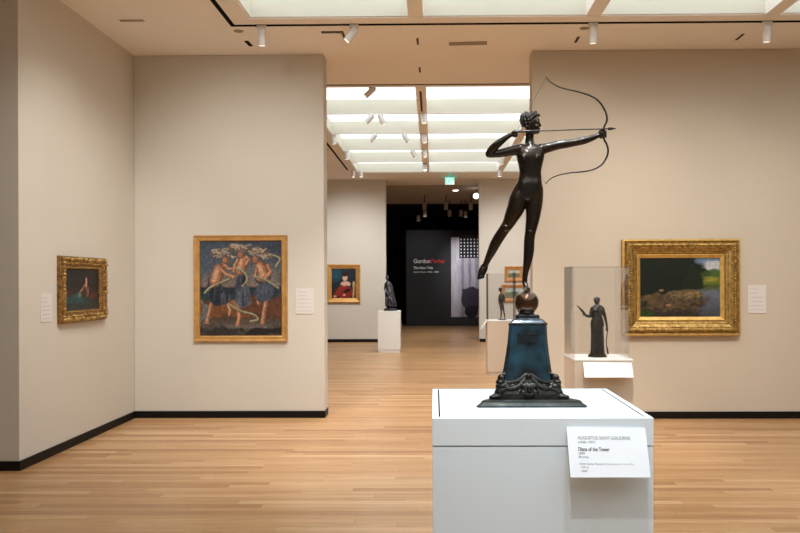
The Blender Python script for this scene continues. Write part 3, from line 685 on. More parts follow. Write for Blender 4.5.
# card on the front of the main pedestal
TL, TR, BL, BR = at(566.4, 426.9, 2.531), at(645.3, 427.8, 2.531), at(570.6, 477.4, 2.455), at(650.7, 477.4, 2.455)
c = thing('caption_card', 'tilted white caption card with printed text on the front of the large pedestal', 'caption card', (TL+TR+BL+BR)/4)
ux = (TR-TL).normalized(); uy = (TL-BL).normalized(); nn = ux.cross(uy).normalized(); uy = nn.cross(ux)
cw = (TR-TL).length; chh = (TL-BL).length
mb = MB(); mb.loft([[TL+nn*.0, TR, BR, BL], [TL-nn*.003, TR-nn*.003, BR-nn*.003, BL-nn*.003]]); mb.done('card', M['card'], c)
for xx in (TL.x+.06, TR.x-.06):
    brk = MB(); brk.loft([[Vector((xx-.01, PY0+.002, TL.z-.01)), Vector((xx+.01, PY0+.002, TL.z-.01)), Vector((xx+.01, PY0+.002, BL.z+.03)), Vector((xx-.01, PY0+.002, BL.z+.03))],
              [p + Vector((xx-(TL.x+.06), 0, 0)) for p in (lambda q: [q(-.01, .01), q(.01, .01), q(.01, chh-.03), q(-.01, chh-.03)])(lambda dx, dd: TL + Vector((.06+dx, 0, 0)) - uy*dd - nn*.004)]]); brk.done('bracket', M['white'], c)

def ctext(body, m, fx, fy, h, wf, bold=0):
    o0 = TL + ux*(cw*fx) - uy*(chh*fy) + nn*.0006
    o = text('printed_text', body, m, c, (0, 0, 0), h, ux, uy, ext=.0002, bold=bold)
    # rescale the width along ux, then move into place
    inv = gmat(c).inverted(); w0 = [ (gmat(c) @ v.co).dot(ux) for v in o.data.vertices]
    s = cw*wf/(max(w0)-min(w0)); mn = min(w0)
    for v, q in zip(o.data.vertices, w0):
        g = gmat(c) @ v.co; g = g + ux*((q-mn)*(s-1)-mn); v.co = inv @ (g + o0)
ctext('AUGUSTUS SAINT-GAUDENS', M['ink'], .13, .25, .0165, .66)
ctext('(1848–1907)', M['ink'], .13, .325, .011, .22)
ctext('Diana of the Tower', M['inkdark'], .13, .48, .0175, .39, .0003)
ctext('1899', M['ink'], .13, .55, .011, .075); ctext('Bronze', M['ink'], .13, .62, .011, .12)
ctext('Amon Carter Museum of American Art, Fort Worth, Texas', M['ink'], .13, .75, .009, .8); ctext('1991.6', M['ink'], .15, .82, .009, .09); ctext('605', M['ink'], .15, .89, .009, .07)

def small_pedestal(xl_px, Y, label, mb_, lid, side=.47, h=.87):
    x0 = at(xl_px, 281, Y).x; x1 = x0+side
    t = pedestal('display_pedestal', label, x0, x1, Y, Y+side, h, mb_, lid, .012, 'small square pedestals')
    MB().box(x0, x1, Y, Y+side, h-.012, h).done('top_board', lid, t, bevel=.002)
    return t, x0, x1
def vitrine(x0, x1, y0, y1, z0, hh, label, left_edge=.0035):
    t = thing('acrylic_case', label, 'display case', ((x0+x1)/2, (y0+y1)/2, z0))
    a = .006
    def pn(*b): MB().box(*b).done('panel', M['acrylic'], t)
    pn(x0, x1, y0, y0+a, z0, z0+hh-a); pn(x0, x1, y1-a, y1, z0, z0+hh-a)
    pn(x0, x0+a, y0+a, y1-a, z0, z0+hh-a); pn(x1-a, x1, y0+a, y1-a, z0, z0+hh-a); pn(x0, x1, y0, y1, z0+hh-a, z0+hh)
    return t
WHT = mat('board_white', (0.88, 0.88, 0.86), 0.5, var=.005)
tp, rx0, rx1 = small_pedestal(574, 5.9, 'tan square pedestal behind the archer holding the robed statuette in its case', M['tanplinth'], WHT)
vitrine(rx0+.004, rx1-.03, 5.905, 6.365, .87, .745, 'tall clear acrylic case over the robed bronze statuette')
TL, TR, BL, BR = at(583.2, 362.2, 5.893), at(631.5, 362.8, 5.893), at(584.6, 377.4, 5.80), at(633.6, 377.4, 5.80)
c2 = thing('caption_card', 'blank-looking white caption card tilted on the tan pedestal below the robed statuette', 'caption card', (TL+TR+BL+BR)/4)
mb = MB(); mb.loft([[TL, TR, BR, BL], [p+Vector((0, .004, -.002)) for p in (TL, TR, BR, BL)]]); mb.done('card', WHT, c2)
MB().loft([[Vector((TL.x+.1, 5.9016, TL.z-.01)), Vector((TL.x+.2, 5.9016, TL.z-.01)), Vector((TL.x+.2, 5.9016, TL.z-.05)), Vector((TL.x+.1, 5.9016, TL.z-.05))],
           [Vector((TL.x+.1, 5.894, TL.z-.008)), Vector((TL.x+.2, 5.894, TL.z-.008)), Vector((TL.x+.2, 5.868, TL.z-.047)), Vector((TL.x+.1, 5.868, TL.z-.047))]]).done('bracket', WHT, c2)

tm, mx0, mx1 = small_pedestal(487.3, 11.68, 'tan pedestal with white top holding the youth statuette, behind the archer\'s base', M['tanplinth'], WHT)
vitrine(mx0+.015, mx1-.015, 11.695, 12.135, .87, .745, 'clear acrylic case over the standing youth statuette')
e = MB()
ca = thing('caption_card', 'white caption card seen edge-on at the left side of the youth statuette pedestal', 'caption card', (mx0-.03, 11.9, .8))
MB().loft([[Vector((mx0+.0015, 11.75, .855)), Vector((mx0+.0015, 12.05, .855)), Vector((mx0-.085, 12.05, .735)), Vector((mx0-.085, 11.75, .735))],
           [Vector((mx0-.008, 11.75, .848)), Vector((mx0-.008, 12.05, .848)), Vector((mx0-.091, 12.05, .728)), Vector((mx0-.091, 11.75, .728))]]).done('card', WHT, ca)
tf, lx0, lx1 = small_pedestal(377.6, 15.5, 'off-white pedestal beyond the opening holding the draped dark bronze', M['cream'], WHT)

# ------------------------------------------------------------------ the bronze archer
YS = 2.88; K = YS / F
def S(px, py, dy=0.0): 
    return at(px, py, YS + dy*K)
BC = Vector((at(526.3, 281, YS).x, YS, 0))       # ball axis
def lerp(a, b, t): return a + (b-a)*t
arch = thing('archer_statue', 'dark bronze statue of a nude archer drawing a bow, on a ball and blue base', 'statue', (at(531, 281, YS).x, YS, PH))
bz = at(526.3, 302.4, YS).z; br_ = 12.2*K
# three-sided base: front face flat towards the viewer, truncated corners
def tri(cx, z, w, cy=YS, t=.12):
    sd = w/(1-t); R_ = sd/math.sqrt(3); V = [Vector((cx+R_*math.cos(math.radians(a)), cy+R_*math.sin(math.radians(a)), z)) for a in (-150, -30, 90)]
    out = []
    for i in range(3):
        a, b, c = V[i-1], V[i], V[(i+1) % 3]; out += [b+(a-b)*t, b+(c-b)*t]
    return out
cx = at(531.2, 281, 2.76).x; CT = at(526.8, 281, YS).x
MB().loft([tri(cx, z, w_, cy=YS-.016, t=.035) for z, w_ in ((PH, .410), (PH+.005, .414), (PH+.007, .406), (PH+.013, .384), (PH+.017, .376), (PH+.0195, .372), (PH+.022, .372), (PH+.025, .352))]).done('base_plate', M['bronzeplate'], arch)
prof = [(1.052, .232), (1.09, .216), (1.13, .196), (1.17, .181), (1.22, .165), (1.27, .153), (1.327, .1455)]
cap = [(1.327, .147), (1.330, .150), (1.336, .150), (1.340, .138), (1.347, .122), (1.351, .116), (1.355, .094), (1.3655, .090), (1.369, .086)]
MB().loft([tri(lerp(cx-.008, CT, min(1, max(0, (z-1.05)/.3))) if True else 0, z, w_) for z, w_ in prof]).done('pier', M['patina'], arch)
MB().loft([tri(CT, z, w_) for z, w_ in cap]).done('cap', M['capbronze'], arch)
MB().loft([[Vector((CT-.004+a*.036, y_, z_)) for a, z_ in ((-1, 1.262), (1, 1.262), (1, 1.297), (-1, 1.297))] for y_ in (2.8245, 2.842)]).done('tablet', M['capbronze'], arch)
def ornament():
    mb = MB(); c0 = Vector((cx-.004, YS, 0))
    for q in range(3):
        R_ = Matrix.Rotation(q*2*PI/3, 3, 'Z')
        def L(x, y, z): v = R_ @ Vector((x, y, 0)); return Vector((c0.x+v.x, c0.y+v.y, z))
        def E(x, y, z, r): mb.ell(L(x, y, z), r, 14, 8, R_)
        f = -.066
        # central mask with brow, cheeks, beard and crest
        E(0, f, 1.088, (.032, .020, .034)); E(-.016, f-.012, 1.102, (.012, .009, .009)); E(.016, f-.012, 1.102, (.012, .009, .009)); E(0, f-.018, 1.090, (.008, .010, .016))
        E(-.022, f-.008, 1.076, (.015, .013, .013)); E(.022, f-.008, 1.076, (.015, .013, .013)); E(0, f-.012, 1.066, (.022, .013, .014)); E(0, f-.004, 1.128, (.012, .011, .022))
        for s in (-1, 1):
            mb.tube([L(s*(.100-.098*t), f+.006-.012*math.sin(t*PI)+.006*t, 1.118+.034*t-.016*math.sin(t*PI)) for t in np.linspace(0, 1, 9)], .0060, 8)
            mb.tube([L(s*(.100-.090*t), f+.000-.012*math.sin(t*PI), 1.098+.030*t-.018*math.sin(t*PI)) for t in np.linspace(0, 1, 9)], .0085, 8)
            for (x, z, r) in ((.046, 1.080, .018), (.072, 1.074, .020), (.060, 1.100, .013), (.044, 1.060, .012), (.088, 1.098, .018), (.094, 1.076, .020), (.064, 1.058, .012)): E(s*x, f+.002, z, (r, r*.75, r))
        # corner beast: head, chest, claw and rolled foot
        def C(d, z, r): mb.ell(R_ @ Vector((-d*math.cos(PI/6), -d*math.sin(PI/6), 0)) + Vector((c0.x, c0.y, z)), r, 14, 8)
        C(.118, 1.128, (.016, .016, .018)); C(.124, 1.112, (.018, .018, .016)); C(.116, 1.094, (.026, .026, .026)); C(.128, 1.074, (.020, .020, .018)); C(.144, 1.062, (.020, .018, .011)); C(.162, 1.060, (.012, .012, .009)); C(.112, 1.066, (.026, .026, .016))
        mb.tube([R_ @ Vector((-d*math.cos(PI/6), -d*math.sin(PI/6), 0)) + Vector((c0.x, c0.y, z)) for d, z in ((.098, 1.148), (.112, 1.136), (.122, 1.118))], [.006, .009, .009], 8)
    mb.loft([tri(c0.x, z, w_) for z, w_ in ((1.052, .262), (1.070, .250), (1.092, .226))])
    return mb
o_ = ornament().done('cast_ornament', M['bronzefoot'], arch); remesh(o_, .0026, 1, .4)
MB().ell((BC.x, YS, bz), (br_, br_, br_), 48, 32).done('ball', M['bronzeball'], arch, smooth=True)
MB().lathe((BC.x, YS), [(1.366, .030), (1.3705, .033), (1.375, .029), (1.381, .034)], 32).done('ball_cup', M['bronzefoot'], arch, smooth=True)

# body
def body():
    mb = MB(); n = 28
    rows = [(144.5, 523, 538, 5, 1), (147, 519, 542, 6.3, .5), (150, 516.2, 545, 7.4, 0), (154.5, 516.2, 544.6, 8.4, -.3), (160, 517.2, 543.6, 8.6, -.5), (166, 518.6, 542.2, 8.0, -.2), (172, 519.4, 541.2, 7.4, 0),
            (178, 518.4, 541.4, 7.6, 0), (184, 516.2, 542.0, 8.6, 0), (189, 514.0, 542.6, 9.2, .4), (194, 512.6, 542.8, 9.4, .8), (198, 513.5, 541.8, 8.6, .8), (201, 517, 540, 6.5, 1)]
    rings = []
    for (py, xl, xr, rd, dy) in spline(rows, 4):
        c = S((xl+xr)/2, py, dy); rx = (xr-xl)/2*K; ry = rd*K
        ring = []
        for k in range(n):
            a = 2*PI*k/n; ca, sa = math.cos(a), math.sin(a); e = .85
            ring.append(c + Vector((rx*math.copysign(abs(ca)**e, ca), ry*math.copysign(abs(sa)**e, sa), 0)))
        rings.append(ring)
    mb.loft(rings)
    def ch(pts, n=20):
        if n > 10: pts = spline(pts, 4)
        mb.tube([S(*p[:3]) for p in pts], [p[3]*K for p in pts], n)
    def ball(px, py, dy, r, sq=(1,1,1)): mb.ell(S(px, py, dy), (r*K*sq[0], r*K*sq[1], r*K*sq[2]), 16, 10)
    ball(524.0, 157.6, -4.2, 5.1); ball(536.8, 157.4, -4.2, 5.1)
    ch([(521.5, 164.5, -4.6, 1.8), (527, 166.5, -6.4, 1.4)]); ch([(539, 164.3, -4.6, 1.8), (533.4, 166.3, -6.4, 1.4)])
    ball(524.0, 158.2, -8.9, .9); ball(536.8, 158.0, -8.9, .9)
    ball(529.5, 184, -2.4, 6.2, (1.25, 1, 1.4)); ball(520.8, 194, 5, 8.2); ball(535.2, 194, 5, 7.8)
    # clavicles, shoulder blades
    ch([(521, 148.5, -3.5, 1.6), (529.5, 150, -5.2, 1.4)]); ch([(540, 148, -3.5, 1.6), (531, 150, -5.2, 1.4)])
    ch([(530.5, 129, 1, 4.4), (529.5, 137, .6, 4.2), (529.6, 143, .6, 4.8), (530, 149, .5, 7.5)])
    # arms
    ch([(520, 149.4, 0, 6.2), (513, 150.6, .5, 5.2), (502, 152.9, 1.5, 4.4), (494, 154.0, 2, 3.8), (488.8, 154.2, 1.8, 3.5)])
    ch([(488.8, 154.0, 1.8, 3.6), (491, 150.5, 0, 4.0), (496, 145.4, -2.5, 4.1), (503, 139.8, -4.5, 3.3), (508.5, 136, -5.5, 2.5), (512, 134.4, -6, 2.2)])
    ch([(541, 149.2, 0, 6.0), (548, 147.6, 0, 5.1), (557, 145.2, -.5, 4.7), (566, 143.8, -1, 4.4), (574, 142.6, -1.5, 3.9), (582, 140.9, -2, 4.0), (590, 138.6, -2.5, 3.4), (597, 136.0, -3, 2.5), (600, 134.8, -3, 2.2)])
    # bow hand
    ball(601.4, 134.0, -3.2, 3.8, (.95, .85, 1.3))
    for i, (z, l) in enumerate(((131.2, 1.0), (133.2, 1.1), (135.2, 1.05), (137.1, .85))):
        ch([(602, z, -4.8, .95), (604.6, z-.1, -5.6*1.0, .95), (606.2, z, -4.0, .9), (605.4, z, -2.0, .85), (603.8, z, -1.2, .8)], 8)
    ch([(600.5, 132, -4.5, 1.1), (602.5, 129.6, -5.8, 1.0), (605, 128.9, -5.8, .85)], 8)
    # drawing hand
    ball(513.6, 133.9, -6, 2.6, (1.1, .75, 1.1))
    for i, z in enumerate((131.6, 133.4, 135.1, 136.6)):
        l = (.9, 1, .95, .75)[i]
        ch([(513.5, z, -7, .95), (516.4*l+513.5*(1-l), z-.1, -7.6, .95), (517.4*l+513.5*(1-l), z+.2, -6, .85), (515.8, z+.3, -4.8, .8)], 8)
    ch([(512, 132.4, -7.4, 1.0), (514.6, 130.6, -8, .9), (517.2, 130.8, -7.8, .8)], 8)
    # raised leg
    ch([(521.5, 190, 1, 8.4), (518.6, 199, 1, 9.3), (515.8, 208, 1, 8.9), (511.8, 216.5, 2, 7.6), (508.4, 223.5, 3.5, 6.2), (504.0, 230, 5, 5.5), (499.6, 236.5, 7, 5.5), (494.9, 244.5, 9, 5.3), (491.4, 252, 11, 4.5), (488.0, 259, 13, 3.5), (485.4, 265, 14, 2.9)], 18)
    ch([(485.4, 264.5, 14.8, 3.0), (484.0, 268, 15.5, 4.1), (482.4, 271.4, 15, 4.2), (481.2, 273.8, 14.2, 3.8)]); ball(485.0, 266.6, 16.5, 2.6)
    for i in range(5): ch([(478.9+i*1.25, 275.0-.1*i, 13.0+i*.3, 1.1), (478.1+i*1.4, 277.2-.2*i, 12.6+i*.3, .95), (477.8+i*1.5, 279.2-.35*i, 12.6+i*.3, .8)], 8)
    ball(506.0, 227.6, 1.6, 4.4)
    # standing leg
    ch([(535.2, 189, .8, 8.2), (534.4, 198, .8, 8.8), (533.8, 208, .6, 8.2), (532.8, 218, .4, 7.1), (531.3, 227, .2, 6.1), (530.1, 234, .2, 5.4), (529.2, 241, 1.2, 5.4), (529.0, 249, 2.0, 5.4), (528.1, 258, 2, 4.8), (526.5, 267, 1.4, 3.7), (525.2, 275, .8, 2.85), (524.8, 280.5, .6, 2.7)], 18)
    ball(530.2, 232.4, -2.0, 4.2)
    ch([(524.4, 280, 1.6, 2.6), (525.0, 283.6, .2, 2.7), (526.2, 287, -2.2, 2.6), (527.0, 288.6, -4.2, 2.2)]); ball(524.2, 282.4, 3.4, 2.4)
    for i in range(5): ch([(524.6+i*1.15, 288.3, -5.0+.25*abs(i-2), .95), (524.4+i*1.25, 290.2, -7.0+.5*i, .85), (524.4+i*1.25, 291.4, -7.8+.55*i, .75)], 8)
    # head in profile, looking along the arrow
    ball(530.2, 122.0, .2, 8.0, (1.02, .86, 1.0)); ball(533.4, 126.0, .2, 6.0, (1.0, .86, 1.15)); ball(535.6, 131.6, .2, 2.7, (1.05, 1.0, .95))
    ch([(537.6, 119.4, 0, 2.0), (538.8, 122.4, 0, 1.3), (540.4, 125.4, 0, 1.1)], 8); ball(540.3, 125.7, 0, 1.3)
    ball(539.2, 128.6, 0, 1.25, (1, 1.5, .6)); ball(538.9, 130.1, 0, 1.2, (1, 1.3, .6)); ball(538.0, 132.2, 0, 1.6)
    for s in (-1, 1):
        ball(536.6, 126.5, s*3.6, 2.2); ball(538.0, 121.8, s*2.9, 1.6, (1, 1.4, .6)); ball(538.1, 123.4, s*2.9, 1.1); ch([(530.6, 122.6, s*6.6, .9), (529.6, 124.2, s*7.0, 1.0), (530.8, 126.6, s*6.4, .8)], 8)
    return mb
b_ = body().done('figure', M['bronze'], arch); remesh(b_, .0016, 9, .5)
# hair: waved cap, knot at the nape and curls on top
hb = MB()
hb.ell(S(527.8, 119.9, .2), (8.2*K, 7.6*K, 7.0*K), 24, 14)
rs = random.Random(7)
for ring, (py, rr, cnt) in enumerate(((125.5, 7.2, 12), (122.6, 8.3, 15), (119.6, 8.6, 17), (116.8, 8.4, 16), (114.6, 6.6, 13), (113.6, 3.4, 7))):
    for i in range(cnt):
        a = 2*PI*i/cnt + ring*.4; dx, dyy = math.cos(a)*rr, math.sin(a)*rr*.86
        if ring == 0 and dx > 0: continue
        if ring in (1, 2) and dx > 3.2: continue
        c = (529.2+dx + (1.2 if ring == 1 and dx > 5 else 0), py + rs.uniform(-.5, .5) - (2.0 if dx > 4 else 0), dyy)
        hb.tube([S(c[0]-1.2*math.sin(a), c[1]+1, c[2]+1.2*math.cos(a)), S(c[0]+.3, c[1]-.8, c[2]), S(c[0]+1.2*math.sin(a), c[1]+.6, c[2]-1.2*math.cos(a))], [1.0*K, 1.35*K, .9*K], 8)
for (x, y, r) in ((522.6, 116.2, 2.8), (521.4, 119.6, 2.3), (524.8, 114.2, 2.0), (538.4, 115.2, 1.9), (532, 111.8, 1.2), (525.4, 112.4, 1.3)): hb.ell(S(x, y, 0), (r*K, r*K*1.1, r*K), 12, 8)
h_ = hb.done('hair', M['bronzehair'], arch); remesh(h_, .0018, 1, .4)
# bow, string, arrow
bowpx = spline([(546, 77), (548.5, 80), (552, 83.2), (560, 87.3), (568, 89.5), (575, 91), (583, 93.2), (590, 95.6), (597, 99.5), (601.5, 104.5), (605, 110.5), (606.8, 116.5), (606.6, 121.5), (604.3, 126.5), (603.4, 130), (603.6, 135), (604.2, 139.6),
         (606.4, 143.5), (608, 149), (607.6, 154.6), (605.2, 160), (601.2, 165), (595.5, 168.6), (588, 170.8), (579, 172), (570, 172.8), (562, 174.2), (554.5, 176.6), (549, 180), (545.8, 184)], 3)
nb = len(bowpx); rad = [(.42 + .62*math.sin(PI*i/(nb-1))**.8)*K for i in range(nb)]
MB().tube([S(x, y, -4) for x, y in bowpx], rad, 10).done('bow', M['bronzefoot'], arch, smooth=True)
gp = S(603.4, 128, -4)
MB().tube([S(546, 77, -4), S(516.5, 131.5, -6.5)], .00055, 6).tube([S(516.5, 131.5, -6.5), S(545.8, 184, -4)], .0004, 6).done('bowstring', M['bronzefoot'], arch)
ar = MB(); ar.tube([S(513.5, 131.6, -8.4), S(610.5, 128.7, -5.8)], .0024, 8).tube([S(514.5, 131.6, -8.4), S(538.5, 130.9, -7.8)], .0052, 10)
ar.tube([S(609.2, 128.7, -5.8), S(611.5, 128.6, -5.8), S(616, 128.4, -5.8)], [.0062, .0055, .0012], 8).done('arrow', M['bronzefoot'], arch, smooth=True)

# ------------------------------------------------------------------ robed statuette in the right case
def sfig(name, label, Y, z0, m, builder, xc_px, vox, cat='statuette'):
    k = Y/F; x = at(xc_px, 281, Y).x
    t = thing(name, label, cat, (x, Y, z0))
    def s(px, py, dy=0): p = at(px, py, Y); p.y += dy*k; return p
    builder(t, s, k, m, vox); return t
def robed(t, s, k, m, vox):
    mb = MB()
    def ch(pts, n=12): mb.tube([s(*p[:3]) for p in pts], [p[3]*k for p in pts], n)
    def ring(px0, px1, py, rd, dy=0, fl=0):
        c = s((px0+px1)/2, py, dy); n = 40; out = []
        for j in range(n):
            a = 2*PI*j/n; w = 1 + fl*math.cos(a*9+1)
            out.append(c + Vector((math.cos(a)*(px1-px0)/2*k*w, math.sin(a)*rd*k*w, 0)))
        return out
    mb.loft([ring(590.0, 604.6, 354.6, 5.8, 0, .05), ring(590.8, 604.0, 350, 5.4, 0, .06), ring(591.0, 603.6, 340, 4.8, 0, .07), ring(591.0, 603.2, 331, 4.6, 0, .06), ring(590.8, 603.2, 325, 4.8, 0, .04), ring(591.6, 602.6, 320, 4.4, 0, .02),
             ring(592.4, 602.0, 315.5, 3.9), ring(591.6, 603.0, 311, 4.2), ring(591.2, 603.6, 308, 3.8), ring(593, 602, 305.6, 3.0), ring(595.2, 599.4, 304.4, 2)])
    mb.loft([ring(590.4, 604.0, 326.0, 5.2, 0, .05), ring(590.6, 603.6, 321.8, 4.9, 0, .04), ring(591.8, 602.6, 318.4, 4.3, 0, .03)])   # tunic overfold
    mb.ell(s(594.5, 310.6, -3), (2.2*k, 2*k, 2.2*k)); mb.ell(s(600.3, 310.6, -3), (2.2*k, 2*k, 2.2*k))
    ch([(597.2, 306.5, 0, 1.9), (597, 302.5, 0, 1.8)])
    mb.ell(s(596.8, 300.8, -.3), (2.9*k, 3.1*k, 3.6*k)); mb.ell(s(597.0, 299.6, .8), (3.3*k, 3.4*k, 2.7*k)); mb.ell(s(597, 301.5, 3.2), (1.6*k, 1.6*k, 1.5*k)); mb.ell(s(596.3, 301.4, -3.2), (.5*k, .8*k, .8*k))
    ch([(592.3, 308.6, 0, 2.1), (591.0, 313, 0, 1.9), (590.6, 316.2, -.6, 1.7)]); ch([(590.6, 316.2, -.6, 1.7), (587.4, 316.0, -2.4, 1.4), (584.6, 314.8, -3.5, 1.1)])
    mb.ell(s(583.6, 314.2, -3.8), (1.3*k, 1.1*k, 1.4*k))
    for i in range(4): ch([(583.4+.2*i, 313.2+.7*i, -4.2, .42), (582.2+.2*i, 313.0+.7*i, -4.8, .42), (582.0+.2*i, 313.6+.7*i, -3.6, .4)], 6)
    ch([(584.2, 313.2, -4.6, .45), (583.2, 312.2, -4.8, .4)], 6)
    ch([(602.2, 308.6, 0, 2.1), (604.2, 314, .4, 1.8), (605.4, 318.6, 0, 1.5)]); ch([(605.4, 318.6, 0, 1.5), (606.2, 323, -1, 1.2), (606.6, 327, -1.8, .95)])
    mb.ell(s(606.6, 328.2, -2), (1.1*k, .9*k, 1.5*k))
    for i in range(4): ch([(605.8+.5*i, 328.8, -2.4, .4), (605.8+.5*i, 330.2, -2.6, .38), (606+.45*i, 331, -2.0, .35)], 6)
    ch([(605.6, 327.8, -2.6, .42), (605.0, 329.4, -3, .38)], 6)
    o = mb.done('figure', m, t); remesh(o, vox, 2, .5)
    c = s(597.4, 355.8, 0); z0 = t.location.z
    MB().lathe((c.x, c.y), [(z0, 9.6*k), (z0+.008, 9.6*k), (z0+.010, 9.0*k), (z0+.0225, 8.8*k), (z0+.0235, 8.4*k)], 36, 1, .82).done('base', m, t)
    MB().tube([s(586.2, 316.6, -3.8), s(581, 310.2, -4), s(576.2, 305.2, -4.2)], [1.0*k, 1.15*k, .35*k], 8).done('scroll', m, t, smooth=True)
    MB().tube([s(607.2, 329, -2.4), s(605.6, 340, -3), s(606.4, 352.5, -3.4)], .45*k, 8).tube([s(606.2, 347, -3.2), s(607.2, 353.2, -3.4)], .9*k, 8).done('trumpet', m, t, smooth=True)
xr = at(597.4, 281, 6.12)
sfig('robed_statuette', 'dark bronze statuette of a robed woman raising a baton, inside the acrylic case', 6.12, .87, M['blackbronze'], robed, 597.4, .0028)

def youth(t, s, k, m, vox):
    mb = MB()
    def ch(pts, n=12): mb.tube([s(*p[:3]) for p in pts], [p[3]*k for p in pts], n)
    def ring(px0, px1, py, rd, dy=0):
        c = s((px0+px1)/2, py, dy); return [c + Vector((math.cos(2*PI*j/20)*(px1-px0)/2*k, math.sin(2*PI*j/20)*rd*k, 0)) for j in range(20)]
    mb.loft([ring(500.4, 503.6, 306.2, 1.5), ring(499.4, 503.6, 304, 1.8), ring(499.4, 503.2, 301.4, 1.6), ring(499.0, 503.8, 297.5, 1.8), ring(499.0, 504.2, 295, 1.7), ring(500.2, 503, 293.4, 1.1)])
    ch([(501.2, 294, 0, .8), (500.8, 291.4, 0, .75)], 8); mb.ell(s(500.4, 289.6, 0), (1.75*k, 1.7*k, 2.1*k)); mb.ell(s(500.5, 288.8, .3), (1.95*k, 1.8*k, 1.5*k)); mb.ell(s(498.8, 290, 0), (.4*k, .4*k, .5*k))
    ch([(499.6, 295.4, 0, .9), (498.9, 299, .2, .75), (499.0, 302, -.2, .65)], 8); ch([(499.0, 302, -.2, .62), (499.6, 305, -1, .5), (499.9, 306.6, -1.2, .45)], 8)
    ch([(503.6, 295.2, 0, .9), (504.6, 298.8, .2, .75), (504.2, 301.6, -.6, .65)], 8); ch([(504.2, 301.6, -.6, .6), (503.2, 299.4, -1.8, .5), (502.4, 297.4, -2, .45)], 8)
    for i in range(4):
        ch([(499.6+.22*i, 307, -1.2, .2), (499.6+.22*i, 308, -1.3, .18)], 6); ch([(502.0+.24*i, 297.2, -2.1, .2), (502.0+.22*i, 296.4, -2.2, .18)], 6)
    ch([(500.9, 305.4, 0, 1.35), (501.1, 309, 0, 1.1), (501.4, 312, 0, .85), (501.1, 315, .2, .85), (500.9, 318.2, .2, .5)], 10); ch([(500.9, 318.4, .4, .5), (500.0, 318.9, -1.4, .45)], 8)
    ch([(502.6, 305.4, 0, 1.35), (503.4, 308.8, 0, 1.05), (503.8, 311.6, -.4, .82), (504.6, 314.8, .6, .78), (505, 317.8, 1.2, .5)], 10); ch([(505, 318.2, 1.2, .5), (504.8, 318.8, -.4, .45)], 8)
    o = mb.done('figure', m, t); remesh(o, vox, 2, .5)
    c = s(502.2, 319, 0); z0 = t.location.z
    MB().lathe((c.x, c.y), [(z0, 4.3*k), (z0+.006, 4.3*k), (z0+.010, 3.9*k), (z0+.016, 3.8*k)], 28).done('base', m, t)
sfig('youth_statuette', 'small dark bronze statuette of a standing nude youth in the second gallery', 11.93, .87, M['bluebronze'], youth, 502.2, .0042)

def seated(t, s, k, m, vox):
    mb = MB()
    def ch(pts, n=12): mb.tube([s(*p[:3]) for p in pts], [p[3]*k for p in pts], n)
    def ring(px0, px1, py, rd, dy=0, fl=.0):
        c = s((px0+px1)/2, py, dy); return [c + Vector((math.cos(2*PI*j/32)*(px1-px0)/2*k*(1+fl*math.cos(7*2*PI*j/32)), math.sin(2*PI*j/32)*rd*k*(1+fl*math.cos(7*2*PI*j/32)), 0)) for j in range(32)]
    mb.loft([ring(385.0, 396.6, 306.4, 4.6, 0, .06), ring(385.4, 396.0, 303, 4.2, 0, .06), ring(385.0, 395.0, 298, 3.8, 0, .06), ring(384.8, 393.8, 293, 3.3, 0, .05), ring(384.8, 392.4, 288, 2.8, 0, .04), ring(384.9, 391.4, 284.6, 2.5, 0, .03), ring(385.6, 390.6, 282.4, 1.9), ring(386.6, 389.2, 281.4, 1.2)])
    ch([(387.8, 282.4, 0, 1.0), (387.4, 280, 0, 1.0)], 8); mb.ell(s(387.2, 278.2, -.2), (1.6*k, 1.7*k, 2.0*k)); mb.ell(s(387.2, 276.9, .2), (1.7*k, 1.7*k, 1.3*k)); mb.ell(s(386.8, 275.6, .2), (.9*k, .9*k, .9*k)); mb.ell(s(386.5, 278.4, -1.8), (.4*k, .5*k, .5*k))
    ch([(385.6, 284, 0, 1.2), (384.9, 289, -1, 1.1), (386.8, 292.6, -2.6, .9)], 8); ch([(390.6, 284, 0, 1.2), (392.4, 289, -.6, 1.1), (390.2, 292.8, -2.8, .9)], 8)
    for i in range(4): ch([(387.2+.5*i, 292.8, -3.0, .35), (387.6+.5*i, 294, -3.4, .33)], 6)
    ch([(387, 299, -2.6, 1.7), (386.4, 304, -3.6, 1.3)], 10); ch([(391, 299, -2.6, 1.8), (392.6, 304.6, -3.6, 1.4)], 10); mb.ell(s(393.5, 303.5, 0), (3.2*k, 3.2*k, 3.2*k))
    o = mb.done('figure', m, t); remesh(o, vox, 2, .5)
    c = s(390.4, 308, 0); z0 = t.location.z
    MB().lathe((c.x, c.y), [(z0, 7.0*k), (z0+.02, 7.0*k), (z0+.03, 6.3*k), (z0+.055, 6.0*k)], 28, 1, .78).done('base', m, t)
sfig('draped_statue', 'dark bluish bronze of a draped figure on the off-white pedestal beyond the opening', 15.74, .87, M['bluebronze'], seated, 390.4, .0055, 'statue')

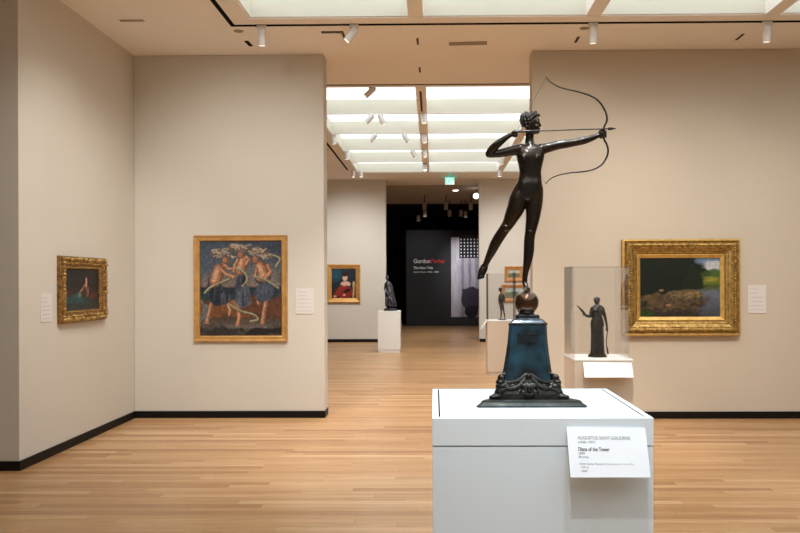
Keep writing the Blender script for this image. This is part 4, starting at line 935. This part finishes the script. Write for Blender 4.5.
# ------------------------------------------------------------------ lights
def spot(name, loc, tgt, power, angle, blend=.7, color=(1, .86, .70), size=.05):
    l = bpy.data.lights.new(name, 'SPOT'); l.energy = power; l.spot_size = math.radians(angle); l.spot_blend = blend; l.color = color; l.shadow_soft_size = size
    o = bpy.data.objects.new(name, l); COL.objects.link(o); o.location = loc
    o.rotation_euler = (Vector(tgt) - Vector(loc)).to_track_quat('-Z', 'Y').to_euler(); return o
warm = (1, .90, .80)
neut = (1, .95, .90)
spot('lamp_river_painting', (2.3, 4.9, 3.9), (2.7, 8.05, 1.6), 175, 64, 1, warm)
spot('lamp_right_wall', (4.4, 4.9, 3.9), (4.3, 8.05, 1.5), 100, 66, 1, warm)
spot('lamp_right_wall_inner', (1.5, 4.9, 3.9), (1.3, 8.05, 2.0), 140, 62, 1, warm)
spot('lamp_three_figures', (-1.9, 4.9, 3.9), (-2.0, 8.13, 1.9), 225, 70, 1, neut)
spot('lamp_side_painting', (-1.2, 5.2, 3.9), (-3.31, 6.8, 1.7), 185, 64, 1, neut)
spot('lamp_archer', (.1, .9, 3.9), (.42, 2.9, 1.4), 160, 34, .8, (1, .97, .93), .05)
spot('lamp_archer_top', (.55, 1.95, 3.9), (.45, 2.75, 1.1), 190, 44, .8, (.86, .95, 1.0), .02)
spot('lamp_robed_statuette', (1.0, 4.2, 3.9), (1.35, 6.12, 1.05), 280, 36, .8, warm)
spot('fill_floor_left', (-2.0, 5.6, 3.9), (-2.0, 7.0, 0), 120, 76, 1, neut)  # added fill without a fixture, lifts the ceiling by floor bounce
spot('fill_floor_centre', (-.2, 6.6, 3.9), (-.2, 7.2, 0), 420, 84, 1, neut)  # added fill, strongest floor bounce onto the ceiling, no fixture
spot('fill_floor_right', (2.8, 5.4, 3.9), (2.8, 6.4, 0), 170, 80, 1, warm)  # added fill on the right-hand floor for bounce, no fixture
spot('lamp_far_left', (-1.9, 15.2, 3.9), (-2.1, 18.2, 1.7), 330, 70, 1, (1, .96, .90))
spot('lamp_far_right', (1.5, 15.2, 3.9), (1.9, 18.2, 1.7), 260, 66, 1, warm)
spot('lamp_youth', (.6, 10.2, 3.9), (.9, 11.9, 1.0), 120, 40, .8, warm)
spot('lamp_draped', (-.6, 13.6, 3.9), (-.9, 15.7, 1.0), 170, 40, .8, neut)
spot('fill_opening_floor', (-.2, 9.6, 3.9), (-.2, 10.2, 0), 420, 90, 1, neut)  # added fill, brightens floor and ceiling around the opening
spot('fill_second_floor', (-.2, 13.4, 3.9), (-.2, 14.2, 0), 260, 90, 1, neut)  # added fill for floor bounce in the second gallery
spot('fill_dark_floor', (0, 20.5, 3.8), (0, 21.2, 0), 240, 110, 1, neut)  # added fill, floor bounce brightens the dark gallery ceiling
spot('lamp_title', (-.2, 21.8, 3.6), (-.4, 24.6, 2.0), 130, 60, 1, (1, .98, .97))
spot('lamp_mural', (1.0, 22.4, 3.6), (1.1, 24.6, 1.9), 260, 50, 1, (1, .98, .98))

w = bpy.data.worlds.new('world'); SC.world = w; w.use_nodes = True
w.node_tree.nodes['Background'].inputs[0].default_value = (.8, .85, 1, 1); w.node_tree.nodes['Background'].inputs[1].default_value = .05
SC.view_settings.view_transform = 'Standard'; SC.view_settings.look = 'None'; SC.view_settings.gamma = 1; SC.view_settings.use_curve_mapping = False
SC.view_settings.exposure = 0.0
SC.cycles.use_denoising = True
SC.cycles.max_bounces = 10; SC.cycles.diffuse_bounces = 5; SC.cycles.transparent_max_bounces = 16
